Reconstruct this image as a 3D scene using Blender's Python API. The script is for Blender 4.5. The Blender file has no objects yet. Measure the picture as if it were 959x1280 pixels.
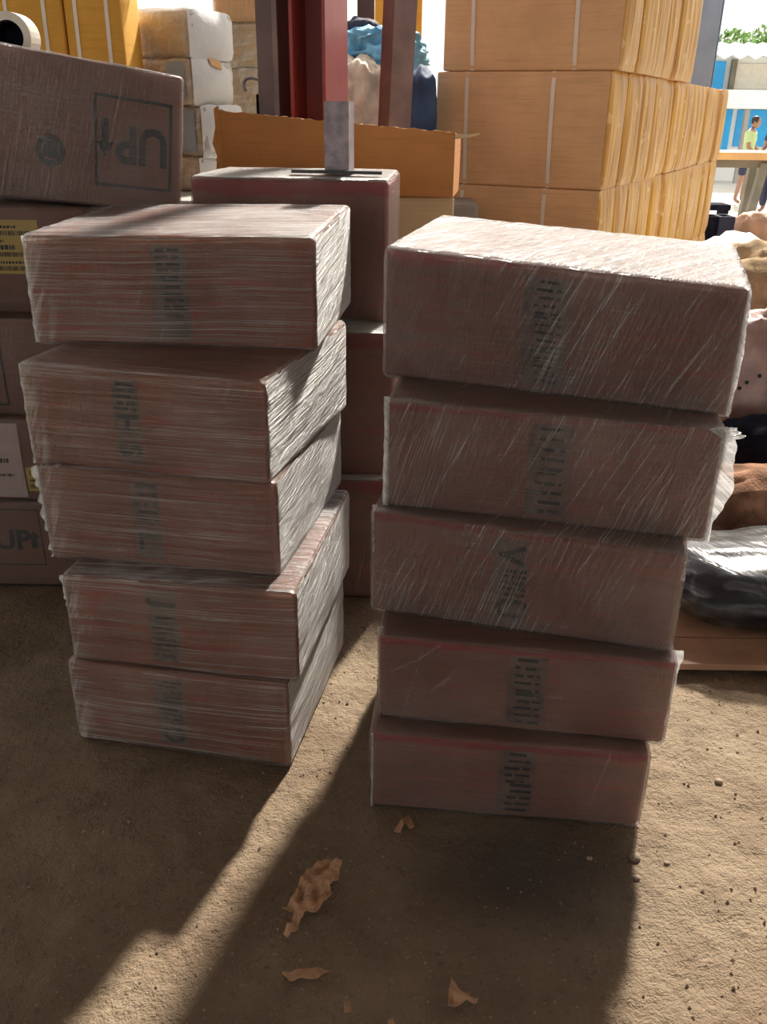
import bpy, bmesh, math, random
from math import sin, cos, pi, tan, radians as rad
from mathutils import Vector, Matrix, noise
random.seed(4)
S = bpy.context.scene
COL = S.collection

# ---------------------------------------------------------------- camera, sky, sun, exposure
F, TH, RO, CH = 1100.42, rad(24.553), rad(0.793), 1.5
cam = bpy.data.objects.new('camera', bpy.data.cameras.new('camera'))
COL.objects.link(cam); S.camera = cam
cam.data.sensor_fit = 'VERTICAL'; cam.data.sensor_height = 36
cam.data.lens = 36 * F / 1280
cam.data.clip_start = .02; cam.data.clip_end = 200
cam.matrix_world = Matrix.Translation((0, 0, CH)) @ Matrix.Rotation(pi/2 - TH, 4, 'X') @ Matrix.Rotation(RO, 4, 'Z')
S.view_settings.view_transform = 'Standard'; S.view_settings.look = 'None'
S.view_settings.gamma = 1; S.view_settings.use_curve_mapping = False
S.view_settings.exposure = 0.0
W = bpy.data.worlds.new('sky'); S.world = W; W.use_nodes = True
bg = W.node_tree.nodes['Background']; bg.inputs[0].default_value = (1, .965, .92, 1); bg.inputs[1].default_value = 1.42
SUN_AZ, SUN_EL = rad(20.5), rad(41)
sl = bpy.data.lights.new('sun', 'SUN'); sl.energy = 10.0; sl.angle = rad(3.0); sl.color = (1, .93, .82)
sun = bpy.data.objects.new('sun', sl); COL.objects.link(sun)
sd = Vector((sin(SUN_AZ)*cos(SUN_EL), cos(SUN_AZ)*cos(SUN_EL), sin(SUN_EL)))
sun.rotation_euler = sd.to_track_quat('Z', 'Y').to_euler(); sun.location = sd * 20
S.cycles.transparent_max_bounces = 16
S.cycles.max_bounces = 8

def at(px, py, Y):
    "world point of depth Y that the photograph shows at a pixel"
    a, b = (px - 480) / F, (py - 640) / F
    u = a*cos(RO) + b*sin(RO); v = -a*sin(RO) + b*cos(RO)
    d = Vector((u, cos(TH) - v*sin(TH), -sin(TH) - v*cos(TH)))
    return Vector((0, 0, CH)) + d * (Y / d.y)

# ---------------------------------------------------------------- node helpers
def mat(name):
    m = bpy.data.materials.new(name); m.use_nodes = True
    nt = m.node_tree; nt.nodes.clear()
    return m, nt
class G:
    def __init__(s, nt): s.nt = nt
    def n(s, t, **kw):
        x = s.nt.nodes.new(t)
        for k, v in kw.items(): setattr(x, k, v)
        return x
    def put(s, inp, v):
        if isinstance(v, bpy.types.NodeSocket): s.nt.links.new(v, inp)
        elif isinstance(v, (tuple, list)) and len(v) == 3 and inp.type == 'RGBA': inp.default_value = (*v, 1)
        else: inp.default_value = v
    def math(s, op, a, b=0., c=None, clamp=False):
        x = s.n('ShaderNodeMath', operation=op, use_clamp=clamp)
        s.put(x.inputs[0], a); s.put(x.inputs[1], b)
        if c is not None: s.put(x.inputs[2], c)
        return x.outputs[0]
    def uv(s): return s.n('ShaderNodeUVMap').outputs[0]
    def obj(s): return s.n('ShaderNodeTexCoord').outputs['Object']
    def map(s, v, scale=(1, 1, 1), rot=(0, 0, 0), loc=(0, 0, 0)):
        x = s.n('ShaderNodeMapping'); s.put(x.inputs[0], v)
        x.inputs[1].default_value = loc; x.inputs[2].default_value = rot; x.inputs[3].default_value = scale
        return x.outputs[0]
    def rnd(s, v, k=40.):
        "shift a vector by a per-object random amount"
        oi = s.n('ShaderNodeObjectInfo')
        x = s.n('ShaderNodeVectorMath', operation='MULTIPLY_ADD')
        cx = s.n('ShaderNodeCombineXYZ')
        for i in range(3): s.nt.links.new(oi.outputs['Random'], cx.inputs[i])
        s.nt.links.new(cx.outputs[0], x.inputs[0]); x.inputs[1].default_value = (k, k*.7, k*1.3)
        s.nt.links.new(v, x.inputs[2])
        return x.outputs[0]
    def noise(s, v, scale=5., detail=3., rough=.55, dist=0.):
        x = s.n('ShaderNodeTexNoise'); s.put(x.inputs['Vector'], v)
        x.inputs['Scale'].default_value = scale; x.inputs['Detail'].default_value = detail
        x.inputs['Roughness'].default_value = rough; x.inputs['Distortion'].default_value = dist
        return x.outputs[0]
    def ramp(s, f, lo, hi, a=0., b=1.):
        x = s.n('ShaderNodeMapRange'); x.interpolation_type = 'SMOOTHSTEP'
        s.put(x.inputs[0], f)
        x.inputs[1].default_value = lo; x.inputs[2].default_value = hi
        x.inputs[3].default_value = a; x.inputs[4].default_value = b
        return x.outputs[0]
    def mix(s, f, a, b):
        x = s.n('ShaderNodeMix', data_type='RGBA')
        s.put(x.inputs[0], f); s.put(x.inputs[6], a); s.put(x.inputs[7], b)
        return x.outputs[2]
    def bump(s, h, strength=.3, dist=.01):
        x = s.n('ShaderNodeBump'); s.put(x.inputs['Height'], h)
        x.inputs['Strength'].default_value = strength; x.inputs['Distance'].default_value = dist
        return x.outputs[0]
    def bsdf(s, col, rough=.6, nrm=None, metal=0., spec=.5, **kw):
        x = s.n('ShaderNodeBsdfPrincipled'); s.put(x.inputs['Base Color'], col)
        s.put(x.inputs['Roughness'], rough); s.put(x.inputs['Metallic'], metal)
        x.inputs['Specular IOR Level'].default_value = spec
        if nrm is not None: s.put(x.inputs['Normal'], nrm)
        for k, v in kw.items(): s.put(x.inputs[k], v)
        return x.outputs[0]
    def out(s, sh):
        o = s.n('ShaderNodeOutputMaterial'); s.nt.links.new(sh, o.inputs[0])
    def mixs(s, f, a, b):
        x = s.n('ShaderNodeMixShader'); s.put(x.inputs[0], f)
        s.nt.links.new(a, x.inputs[1]); s.nt.links.new(b, x.inputs[2])
        return x.outputs[0]

def plain(name, col, rough=.6, var=.15, scale=8., bump=.1, metal=0., spec=.5, bscale=60.):
    m, nt = mat(name); g = G(nt); v = g.rnd(g.obj())
    f = g.noise(v, scale, 4)
    c = g.mix(g.ramp(f, .3, .7), tuple(x*(1-var) for x in col), tuple(min(1, x*(1+var)) for x in col))
    g.out(g.bsdf(c, rough, g.bump(g.noise(v, bscale, 3), bump, .005), metal, spec))
    return m

def cardboard(name, col, dark=.75, ribs=True, red=0., edge=0.):
    m, nt = mat(name); g = G(nt); uv = g.rnd(g.uv())
    a = g.noise(uv, 4., 4, .6)
    c = g.mix(g.ramp(a, .3, .72), tuple(x*dark for x in col), col)
    b = g.noise(g.map(uv, (4, 90, 1)), 1., 3)
    c = g.mix(g.ramp(b, .45, .75, 0, .35), c, tuple(x*.62 for x in col))
    if red:
        r = g.noise(g.map(uv, (5, 38, 1)), 1., 2)
        c = g.mix(g.ramp(r, .52, .72, 0, red), c, (.42, .075, .06))
    if edge:        # red printed band along the carton's upper edge, rubbed and broken
        sz = g.n('ShaderNodeSeparateXYZ'); nt.links.new(g.n('ShaderNodeTexCoord').outputs['Generated'], sz.inputs[0])
        ez = g.math('ADD', sz.outputs[2], g.math('MULTIPLY', g.noise(g.map(uv, (7, 3, 1)), 1., 3), .14))
        sn = g.n('ShaderNodeSeparateXYZ'); nt.links.new(g.n('ShaderNodeTexCoord').outputs['Normal'], sn.inputs[0])
        eb = g.math('MULTIPLY', g.ramp(ez, .93, .98, 0, edge), g.ramp(sn.outputs[2], .4, .8, 1, 0))      # on the side panels only
        c = g.mix(eb, c, (.27, .028, .035))
    h = g.noise(g.map(uv, (240, 6, 1)), 1., 1) if ribs else g.noise(uv, 80, 2)
    g.out(g.bsdf(c, .72, g.bump(h, .12, .004), 0, .3))
    return m

def film(name, layers, haze=(.05, .3), col=(.80, .80, .81), body=.75, gloss=.5, dark=1.0, bd=.006, gr=.22, mlo=.45, ends=0.):
    "clear stretch film: transparent, with whitish stretch lines; layers = (angle, along, across, lo, hi, strength)"
    m, nt = mat(name); g = G(nt); uv = g.rnd(g.uv())
    big = g.noise(uv, 4.5, 3, .6)
    fac = g.ramp(big, .35, .75, haze[0], haze[1])
    hts = None
    for i, (ang, al, ac, lo, hi, st) in enumerate(layers):
        wv = g.noise(uv, 2.2, 2)
        q = g.n('ShaderNodeVectorMath', operation='ADD'); wa = .012 if ac > 60 else .05
        cx = g.n('ShaderNodeCombineXYZ'); g.put(cx.inputs[0], g.math('MULTIPLY', wv, wa)); g.put(cx.inputs[1], g.math('MULTIPLY', wv, wa*1.6))
        nt.links.new(uv, q.inputs[0]); nt.links.new(cx.outputs[0], q.inputs[1])
        r = g.n('ShaderNodeVectorRotate', rotation_type='Z_AXIS'); g.put(r.inputs['Vector'], q.outputs[0]); r.inputs['Angle'].default_value = -ang
        nz = g.noise(g.map(r.outputs[0], (al, ac, 1), loc=(3.1*i, 7.7*i, 0)), 1., 4, .65)
        msk = g.ramp(g.noise(g.map(uv, (3.0, 3.0, 1), loc=(9.*i, 4, 0)), 1., 2), .36, .6, mlo, 1)
        l = g.math('MULTIPLY', g.ramp(nz, lo, hi), msk)
        fac = g.math('ADD', fac, g.math('MULTIPLY', l, st))
        hts = nz if hts is None else g.math('ADD', hts, nz)
    if ends:        # film gathered in slanting folds round the left end
        ux = g.n('ShaderNodeSeparateXYZ'); nt.links.new(g.uv(), ux.inputs[0])
        em = g.ramp(g.math('ADD', ux.outputs[0], g.math('MULTIPLY', g.noise(uv, 9, 2), .09)), .045, .125, 1, 0)
        r = g.n('ShaderNodeVectorRotate', rotation_type='Z_AXIS'); g.put(r.inputs['Vector'], uv); r.inputs['Angle'].default_value = -1.25
        cz = g.noise(g.map(r.outputs[0], (7, 48, 1)), 1., 4, .6)
        fac = g.math('ADD', fac, g.math('MULTIPLY', em, g.math('ADD', ends*.35, g.math('MULTIPLY', g.ramp(cz, .46, .66), ends))))
        hts = g.math('ADD', hts, g.math('MULTIPLY', cz, em))
    fac = g.math('MINIMUM', fac, .96)
    nb = g.bump(hts, 1.0, bd)
    df = g.bsdf(col, .30, nb, 0, gloss)
    tl = g.n('ShaderNodeBsdfTranslucent'); g.put(tl.inputs[0], col)
    bodyS = g.mixs(.3, df, tl.outputs[0])
    tr = g.n('ShaderNodeBsdfTransparent'); tr.inputs[0].default_value = (dark, dark, dark, 1)
    base = g.mixs(fac, tr.outputs[0], bodyS)
    gl = g.n('ShaderNodeBsdfGlossy'); gl.inputs['Roughness'].default_value = gr; g.put(gl.inputs['Normal'], nb)
    fr = g.n('ShaderNodeFresnel'); fr.inputs[0].default_value = 1.45; g.put(fr.inputs['Normal'], nb)
    g.out(g.mixs(g.math('MULTIPLY', fr.outputs[0], body), base, gl.outputs[0]))
    return m

M = {}
M['carton_red'] = cardboard('carton_red', (.33, .125, .078), .68, True, .6)
M['carton_red2'] = cardboard('carton_red2', (.275, .128, .098), .72, True, .3, .75)
M['carton_brown'] = cardboard('carton_brown', (.245, .120, .09), .8)
M['carton_tan'] = cardboard('carton_tan', (.84, .54, .29), .85)
M['carton_orange'] = cardboard('carton_orange', (.60, .27, .085), .85)
M['carton_yellow'] = cardboard('carton_yellow', (.78, .42, .07), .85)
M['carton_pale'] = cardboard('carton_pale', (.76, .57, .33), .85)
FC = (.84, .79, .755)
M['film_h'] = film('film_h', [(0, 1.5, 330, .41, .67, .34), (.02, 2.0, 120, .47, .69, .23), (1.2, 4, 60, .62, .8, .2)], (.0, .18), (.86, .77, .69), mlo=.6, ends=.42)
M['film_d'] = film('film_d', [(1.29, 3.4, 360, .46, .68, .36), (1.12, 3.0, 150, .55, .70, .34), (0, 4, 320, .46, .76, .20)], (.02, .17), FC, mlo=.3)
M['film_q'] = film('film_q', [(1.35, 2.5, 120, .58, .76, .26), (0, 3, 280, .48, .78, .20), (.7, 1.5, 14, .66, .72, .35)], (.02, .11), FC)
M['film_glare_hh'] = film('film_glare_hh', [(.05, 2.0, 200, .38, .66, .50), (.35, 3, 70, .48, .7, .3)], (.38, .75), (.88, .87, .85), .95, .6, 1., .016, .32)
M['film_glare_ht'] = film('film_glare_ht', [(.03, 1.6, 170, .45, .62, .55), (.25, 3, 40, .5, .7, .3)], (.05, .40), (.86, .86, .86), .95, .6, 1., .010, .26)
M['film_glare_dd'] = film('film_glare_dd', [(1.12, 3.0, 150, .44, .64, .50), (1.45, 5, 60, .52, .68, .25)], (.04, .26), (.76, .82, .86), .7, .6, 1., .012, .26)
M['film_ruffle'] = film('film_ruffle', [(.4, 8, 60, .4, .7, .4), (1.3, 10, 60, .45, .7, .4)], (.45, .8), (.9, .9, .9))
M['film_white'] = film('film_white', [(.1, 5, 20, .4, .7, .35), (1.3, 7, 25, .45, .7, .35)], (.12, .45), (.9, .88, .84))
M['film_clear'] = film('film_clear', [(.8, 3, 16, .58, .72, .35), (2.2, 3, 14, .6, .74, .3)], (.01, .1), gloss=.6)
M['film_yellow'] = film('film_yellow', [(1.57, 2, 60, .5, .72, .35), (1.5, 3, 110, .55, .75, .3)], (.02, .22), (.95, .80, .45))
M['ink'] = plain('ink', (.010, .010, .013), .6, .3)
M['ink_grey'] = plain('ink_grey', (.024, .026, .032), .55, .35, 40)
M['tape'] = plain('tape', (.155, .09, .075), .35, .25, 30)
M['label_yellow'] = plain('label_yellow', (.62, .44, .10), .55, .06)
M['label_white'] = plain('label_white', (.55, .44, .42), .6, .06)
M['strap'] = plain('strap', (.82, .76, .66), .4, .05)
M['paint_maroon'] = plain('paint_maroon', (.25, .038, .034), .42, .1)
M['paint_dark'] = plain('paint_dark', (.10, .055, .055), .5, .25, 5)
M['paint_dusty'] = plain('paint_dusty', (.19, .125, .12), .6, .3, 5)
M['steel'] = plain('steel', (.26, .22, .24), .45, .25, 30, .15, .3)
M['steel_blue'] = plain('steel_blue', (.20, .25, .34), .5, .12, 4)
M['steel_black'] = plain('steel_black', (.02, .02, .022), .4, .3)
M['sheet_grey'] = plain('sheet_grey', (.30, .36, .44), .5, .12, 4)
M['cream'] = plain('cream', (.75, .70, .60), .6, .06)
M['burlap'] = plain('burlap', (.46, .33, .20), .9, .25, 14, .5, 0, .1, 250)
M['fleece'] = plain('fleece', (.26, .145, .095), .95, .5, 12, .7, 0, .05, 120)
M['hide_dark'] = plain('hide_dark', (.012, .012, .022), .95, .4, 10, .4, 0, .08)
M['pink_sheet'] = plain('pink_sheet', (.42, .28, .26), .4, .25, 8, .2)
M['blue_cloth'] = plain('blue_cloth', (.16, .46, .72), .6, .4, 6, .4)
M['denim'] = plain('denim', (.035, .07, .16), .8, .4, 6, .3)
M['white_fur'] = plain('white_fur', (.74, .66, .56), .95, .25, 8, .7, 0, .1, 70)
M['white_sack'] = plain('white_sack', (.78, .80, .80), .6, .06, 6, .5, 0, .4, 30)
M['paper'] = plain('paper', (.43, .245, .14), .85, .15, 20, .2)
M['stone'] = plain('stone', (.26, .19, .14), .9, .35, 30)
M['wood_pale'] = plain('wood_pale', (.42, .24, .15), .7, .2, 6)
M['wood_orange'] = plain('wood_orange', (.72, .40, .15), .5, .1, 3)
M['wood_grey'] = plain('wood_grey', (.19, .17, .13), .7, .2, 3)
M['concrete'] = plain('concrete', (.36, .34, .31), .85, .1, 2)
M['skin'] = plain('skin', (.30, .165, .11), .6, .08)
M['hair'] = plain('hair', (.02, .014, .012), .6, .2)
M['shirt_green'] = plain('shirt_green', (.42, .52, .25), .8, .08)
M['cloth_navy'] = plain('cloth_navy', (.025, .028, .06), .8, .1)
M['cyan_panel'] = plain('cyan_panel', (.02, .40, .85), .4, .1, 2)
M['white_wall'] = plain('white_wall', (.85, .86, .84), .7, .04, 1)
M['leaf'] = plain('leaf', (.16, .30, .07), .8, .4, 6)
M['bark'] = plain('bark', (.10, .07, .05), .9, .2)
M['pale_ground'] = plain('pale_ground', (.62, .58, .50), .9, .06, .6)
M['unseen_roof_sheet'] = plain('unseen_roof_sheet', (.30, .27, .25), .7, .1, 1)

# dirt floor
m, nt = mat('dirt'); g = G(nt); v = g.obj()
a = g.noise(v, 1.7, 5, .6); b = g.noise(v, 9, 5, .65); c_ = g.noise(v, 55, 4, .7)
col = g.mix(g.ramp(a, .3, .7), (.178, .122, .080), (.285, .220, .150))
col = g.mix(g.ramp(b, .42, .75, 0, .6), col, (.165, .115, .080))
col = g.mix(g.ramp(c_, .55, .72, 0, .55), col, (.11, .078, .056))
col = g.mix(g.ramp(g.noise(v, 130, 2), .66, .72, 0, .6), col, (.42, .36, .28))
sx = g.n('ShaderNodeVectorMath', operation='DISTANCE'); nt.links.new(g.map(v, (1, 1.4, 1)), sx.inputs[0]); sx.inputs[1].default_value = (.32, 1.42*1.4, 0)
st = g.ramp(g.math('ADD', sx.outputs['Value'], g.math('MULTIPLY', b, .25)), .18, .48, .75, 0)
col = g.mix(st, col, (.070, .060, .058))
h = g.math('ADD', g.math('MULTIPLY', c_, .5), g.math('ADD', g.math('MULTIPLY', b, 1.2), g.math('MULTIPLY', g.noise(v, 200, 3), .2)))
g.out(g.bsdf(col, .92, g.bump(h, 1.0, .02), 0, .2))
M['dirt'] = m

# ---------------------------------------------------------------- mesh helpers
def link(name, me, material=None, parent=None, loc=None):
    o = bpy.data.objects.new(name, me); COL.objects.link(o)
    if material is not None and me is not None and not me.materials: me.materials.append(M[material] if isinstance(material, str) else material)
    if parent: o.parent = parent
    if loc is not None: o.location = loc
    return o
def tag(o, label, cat, group=None):
    o['label'] = label; o['category'] = cat
    if group: o['group'] = group
    return o
def thing(name, label, cat, loc=(0, 0, 0), rz=0, group=None, rot=None):
    o = bpy.data.objects.new(name, None); COL.objects.link(o); o.empty_display_size = .1
    o.location = loc; o.rotation_euler = rot or (0, 0, rz)
    return tag(o, label, cat, group)
def dup(root, loc, label, group=None, rot=None):
    r = root.copy(); COL.objects.link(r); r.location = loc; r['label'] = label
    if rot: r.rotation_euler = rot
    if group: r['group'] = group
    for ch in list(root.children):
        c = ch.copy(); COL.objects.link(c); c.parent = r
        for k in list(ch.children):
            d = k.copy(); COL.objects.link(d); d.parent = c
    return r
def mesh(name, vs, fs, uvs=None, smooth=False):
    me = bpy.data.meshes.new(name); me.from_pydata([tuple(v) for v in vs], [], fs)
    if uvs:
        l = me.uv_layers.new(name='UVMap')
        l.data.foreach_set('uv', [t for f in uvs for p in f for t in p])
    if smooth: me.polygons.foreach_set('use_smooth', [True]*len(me.polygons))
    me.update(); return me
class MB:
    "collects simple solids into one mesh"
    def __init__(s): s.v = []; s.f = []
    def hexa(s, p):
        i = len(s.v); s.v += [tuple(q) for q in p]
        s.f += [tuple(i+k for k in f) for f in ((0,3,2,1),(4,5,6,7),(0,1,5,4),(1,2,6,5),(2,3,7,6),(3,0,4,7))]
        return s
    def box(s, x0, x1, y0, y1, z0, z1):
        return s.hexa([(x0,y0,z0),(x1,y0,z0),(x1,y1,z0),(x0,y1,z0),(x0,y0,z1),(x1,y0,z1),(x1,y1,z1),(x0,y1,z1)])
    def tube(s, pts, r, n=8, cap=True):
        pts = [Vector(p) for p in pts]; rr = r if isinstance(r, (list, tuple)) else [r]*len(pts); i0 = len(s.v)
        for k, p in enumerate(pts):
            t = (pts[min(k+1, len(pts)-1)] - pts[max(k-1, 0)]).normalized()
            a = t.orthogonal().normalized() if k == 0 else (pa - t*pa.dot(t)).normalized(); pa = a
            b = t.cross(a)
            for j in range(n):
                q = p + (a*cos(2*pi*j/n) + b*sin(2*pi*j/n))*rr[k]; s.v.append(tuple(q))
        for k in range(len(pts)-1):
            for j in range(n):
                s.f.append((i0+k*n+j, i0+k*n+(j+1) % n, i0+(k+1)*n+(j+1) % n, i0+(k+1)*n+j))
        if cap:
            s.f.append(tuple(i0+j for j in reversed(range(n)))); s.f.append(tuple(i0+(len(pts)-1)*n+j for j in range(n)))
        return s
    def build(s, name, material, parent=None, loc=None, bevel=0, smooth=False):
        me = mesh(name, s.v, s.f, None, smooth)
        bm = bmesh.new(); bm.from_mesh(me)
        if bevel: bmesh.ops.bevel(bm, geom=bm.edges[:], offset=bevel, segments=2, affect='EDGES', profile=.7)
        bmesh.ops.recalc_face_normals(bm, faces=bm.faces[:])
        uvl = bm.loops.layers.uv.new('UVMap')
        for f in bm.faces:
            ax = max(range(3), key=lambda k: abs(f.normal[k])); a, b = ((1, 2), (0, 2), (0, 1))[ax]
            for lp in f.loops: lp[uvl].uv = (lp.vert.co[a], lp.vert.co[b])
        bm.to_mesh(me); bm.free()
        return link(name, me, material, parent, loc)

FACES = ((0, 1), (0, 0), (1, 1), (1, 0), (2, 1), (2, 0))
class Soft:
    "a carton with soft edges spanned between eight corners (bottom four, then top four, from front left anticlockwise)"
    def __init__(s, c, r=.012, bulge=.006):
        s.c = [Vector(p) for p in c]; s.o = (s.c[0]+s.c[1]+s.c[2]+s.c[3])/4
        s.dim = ((s.c[1]-s.c[0]).length, (s.c[3]-s.c[0]).length, (s.c[4]-s.c[0]).length)
        s.r, s.b = r, bulge
    def map(s, p):
        a, b, t = (p[i]/s.dim[i] for i in range(3)); c = s.c
        lo = c[0]*(1-a)*(1-b) + c[1]*a*(1-b) + c[2]*a*b + c[3]*(1-a)*b
        hi = c[4]*(1-a)*(1-b) + c[5]*a*(1-b) + c[6]*a*b + c[7]*(1-a)*b
        return lo*(1-t) + hi*t - s.o
    def surf(s, p, off=0., wr=None, ax=0, fr=None):
        D = s.dim; r = s.r
        q = Vector([min(max(p[i], r), D[i]-r) for i in range(3)]); d = Vector(p) - q
        n = d.normalized() if d.length > 1e-9 else Vector((0, 0, 1))
        e = [sin(pi*min(max(p[i]/D[i], 0), 1)) for i in range(3)]
        b = s.b * (e[1]*e[2]*abs(n[0]) + e[0]*e[2]*abs(n[1]) + e[0]*e[1]*max(n[2], 0)*.6)
        k = off + b + (wr(p, n) if wr else 0)
        return s.map(q + n*(r + k))
    def front(s, u, v, off=0.): return s.surf((u, 0, v), off)
    def lattice(s, nx, ny, nz):
        def ax(L, n):
            r = s.r; return [0, r*.3, r*.7] + [r + (L-2*r)*i/n for i in range(n+1)] + [L-r*.7, L-r*.3, L]
        return ax(s.dim[0], nx), ax(s.dim[1], ny), ax(s.dim[2], nz)
    def mesh(s, name, n=(12, 10, 6), off=0., wr=None, skip=()):
        L = s.lattice(*n); idx = {}; vs = []; fs = []; uvs = []
        N = [len(a)-1 for a in L]
        def vid(ijk):
            if ijk not in idx:
                idx[ijk] = len(vs); vs.append(s.surf([L[k][ijk[k]] for k in range(3)], off, wr))
            return idx[ijk]
        for ax, hi in FACES:
            if (ax, hi) in skip: continue
            a, b = ((1, 2), (0, 2), (0, 1))[ax]
            flip = (hi == 1) ^ (ax == 1)
            for i in range(N[a]):
                for j in range(N[b]):
                    q = []
                    for (di, dj) in ((0, 0), (1, 0), (1, 1), (0, 1)):
                        t = [0, 0, 0]; t[ax] = N[ax]*hi; t[a] = i+di; t[b] = j+dj; q.append(tuple(t))
                    if not flip: q.reverse()
                    fs.append([vid(t) for t in q]); uvs.append([(L[a][t[a]] + (.37 if ax == 0 else 0), L[b][t[b]] + (.9 if ax == 2 else 0)) for t in q])
        return mesh(name, vs, fs, uvs, True)

def box_corners(x, y, z, w, d, h, yaw=0., roll=0., lean=0.):
    "front-bottom-centre at (x,y,z)"
    R_ = Matrix.Rotation(yaw, 3, 'Z') @ Matrix.Rotation(roll, 3, 'Y') @ Matrix.Rotation(lean, 3, 'X')
    return [Vector((x, y, z)) + R_ @ Vector(p) for p in
            [(-w/2,0,0),(w/2,0,0),(w/2,d,0),(-w/2,d,0),(-w/2,0,h),(w/2,0,h),(w/2,d,h),(-w/2,d,h)]]

def wrinkle(amp, fu, fv, seed, rot=0.):
    def f(p, n):
        # along-face coordinates
        if abs(n[1]) >= max(abs(n[0]), abs(n[2])): u, v = p[0], p[2]
        elif abs(n[0]) >= abs(n[2]): u, v = p[1], p[2]
        else: u, v = p[0], p[1]
        a, b = u*cos(rot)+v*sin(rot), -u*sin(rot)+v*cos(rot)
        return amp * max(0, .6 + noise.noise(Vector((a*fu, b*fv, seed))) + .5*noise.noise(Vector((a*fu*3, b*fv*2, seed+9))))
    return f

def text_mesh(body, size, align='CENTER', bold=0.):
    cu = bpy.data.curves.new('text', 'FONT'); cu.body = body; cu.size = size; cu.align_x = align; cu.align_y = 'CENTER'; cu.resolution_u = 3; cu.offset = bold
    o = bpy.data.objects.new('text', cu); COL.objects.link(o)
    dg = bpy.context.evaluated_depsgraph_get(); dg.update()
    me = bpy.data.meshes.new_from_object(o.evaluated_get(dg), depsgraph=dg)
    bpy.data.objects.remove(o); bpy.data.curves.remove(cu)
    return me
def on_front(sb, me, cu, cv, rot=0., off=.002, sx=1., sy=1.):
    "lay a flat mesh on a carton's front face"
    for v in me.vertices:
        x, y = v.co.x*sx, v.co.y*sy
        v.co = sb.front(cu + x*cos(rot) - y*sin(rot), cv + x*sin(rot) + y*cos(rot), off)
    me.update(); return me
def rect_front(sb, name, u0, u1, v0, v1, off, n=6):
    vs = []; fs = []
    for i in range(n+1):
        for j in range(n+1): vs.append(sb.front(u0+(u1-u0)*i/n, v0+(v1-v0)*j/n, off))
    for i in range(n):
        for j in range(n):
            a = i*(n+1)+j; fs.append((a, a+n+1, a+n+2, a+1))
    return mesh(name, vs, fs)
def merge(name, parts):
    vs = []; fs = []
    for me in parts:
        k = len(vs); vs += [v.co[:] for v in me.vertices]; fs += [[k+i for i in p.vertices] for p in me.polygons]
    return mesh(name, vs, fs)

def ruffle(A, B, out, width, seed, nrm, n=40, amp=.008):
    "a loose fin of film along the edge A to B"
    A, B, out, nrm = Vector(A), Vector(B), Vector(out).normalized(), Vector(nrm).normalized()
    vs = []; fs = []; uvs = []; m_ = 4
    for i in range(n+1):
        t = i/n; w = width(t) * (1 + .3*noise.noise(Vector((t*5, seed, 0))) + .06*noise.noise(Vector((t*17, seed, 3))))
        for j in range(m_+1):
            s_ = j/m_
            p = A.lerp(B, t) + out*(w*s_ - .004) + nrm*(amp*s_*noise.noise(Vector((t*14, s_*1.5, seed+5)))*2)
            p += (B-A).normalized()*(.003*s_*noise.noise(Vector((t*20, seed, s_))))
            vs.append(p)
    for i in range(n):
        for j in range(m_):
            a = i*(m_+1)+j; fs.append((a, a+1, a+m_+2, a+m_+1))
    uvs = [[(vs[k].z*1.0 + vs[k].x, vs[k].y + vs[k].x*.5) for k in f] for f in fs]
    return mesh('film_flap', vs, fs, uvs, True)

# ---------------------------------------------------------------- setting
GZ = -.2
nx, ny = 170, 150
def floor_z(x, y):
    p = Vector((x, y, 0))
    e = min(1, max(0, min((x+1.7)/.18, (1.7-x)/.18, (y-.5)/.18, (3.5-y)/.18)))
    return e*(.007*noise.noise(p*3) + .004*noise.noise(p*9) + .0035*noise.noise(p*26) + .0022*noise.noise(p*70) - .007)
vs = []
for j in range(ny+1):
    for i in range(nx+1):
        x = -1.7 + 3.4*i/nx; y = .5 + 3.0*j/ny
        vs.append((x, y, floor_z(x, y)))
fs = [(j*(nx+1)+i, j*(nx+1)+i+1, (j+1)*(nx+1)+i+1, (j+1)*(nx+1)+i) for j in range(ny) for i in range(nx)]
k = len(vs)
vs += [(-13, -15, 0), (13, -15, 0), (13, 9.6, 0), (-13, 9.6, 0), (-13, -15, -.4), (13, -15, -.4), (13, 9.6, -.4), (-13, 9.6, -.4)]
c0, c1, c2, c3 = 0, nx, ny*(nx+1)+nx, ny*(nx+1)
# ring of floor around the detailed patch (its border lies at z = 0)
fs += [tuple([k, k+1] + [c1 - i for i in range(nx+1)]), tuple([k+1, k+2] + [c2 - j*(nx+1) for j in range(ny+1)]),
       tuple([k+2, k+3] + [c3 + i for i in range(nx+1)]), tuple([k+3, k] + [c0 + j*(nx+1) for j in range(ny+1)]),
       (k+3, k+2, k+6, k+7), (k+4, k+5, k+1, k), (k+5, k+6, k+2, k+1), (k+7, k+4, k, k+3), (k+7, k+6, k+5, k+4)]
o = link('floor', mesh('floor', vs, fs, None, True), 'dirt'); o['kind'] = 'structure'
o = MB().box(-60, 60, 9.6, 90, GZ-.3, GZ).build('floor_yard', 'pale_ground'); o['kind'] = 'structure'; o.name = 'ground'
o = MB().box(-13, 13, -15, 4.7, 4.4, 4.5).build('unseen_roof', 'unseen_roof_sheet'); o['kind'] = 'structure'  # unseen shed roof, added to hold back sky light
o = MB().box(-3.6, .45, 4.6, 7.2, 0, 1.08).build('storage_platform', 'concrete', bevel=.02); o['kind'] = 'structure'  # raised platform, unseen, added to support the upper-left bales

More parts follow.
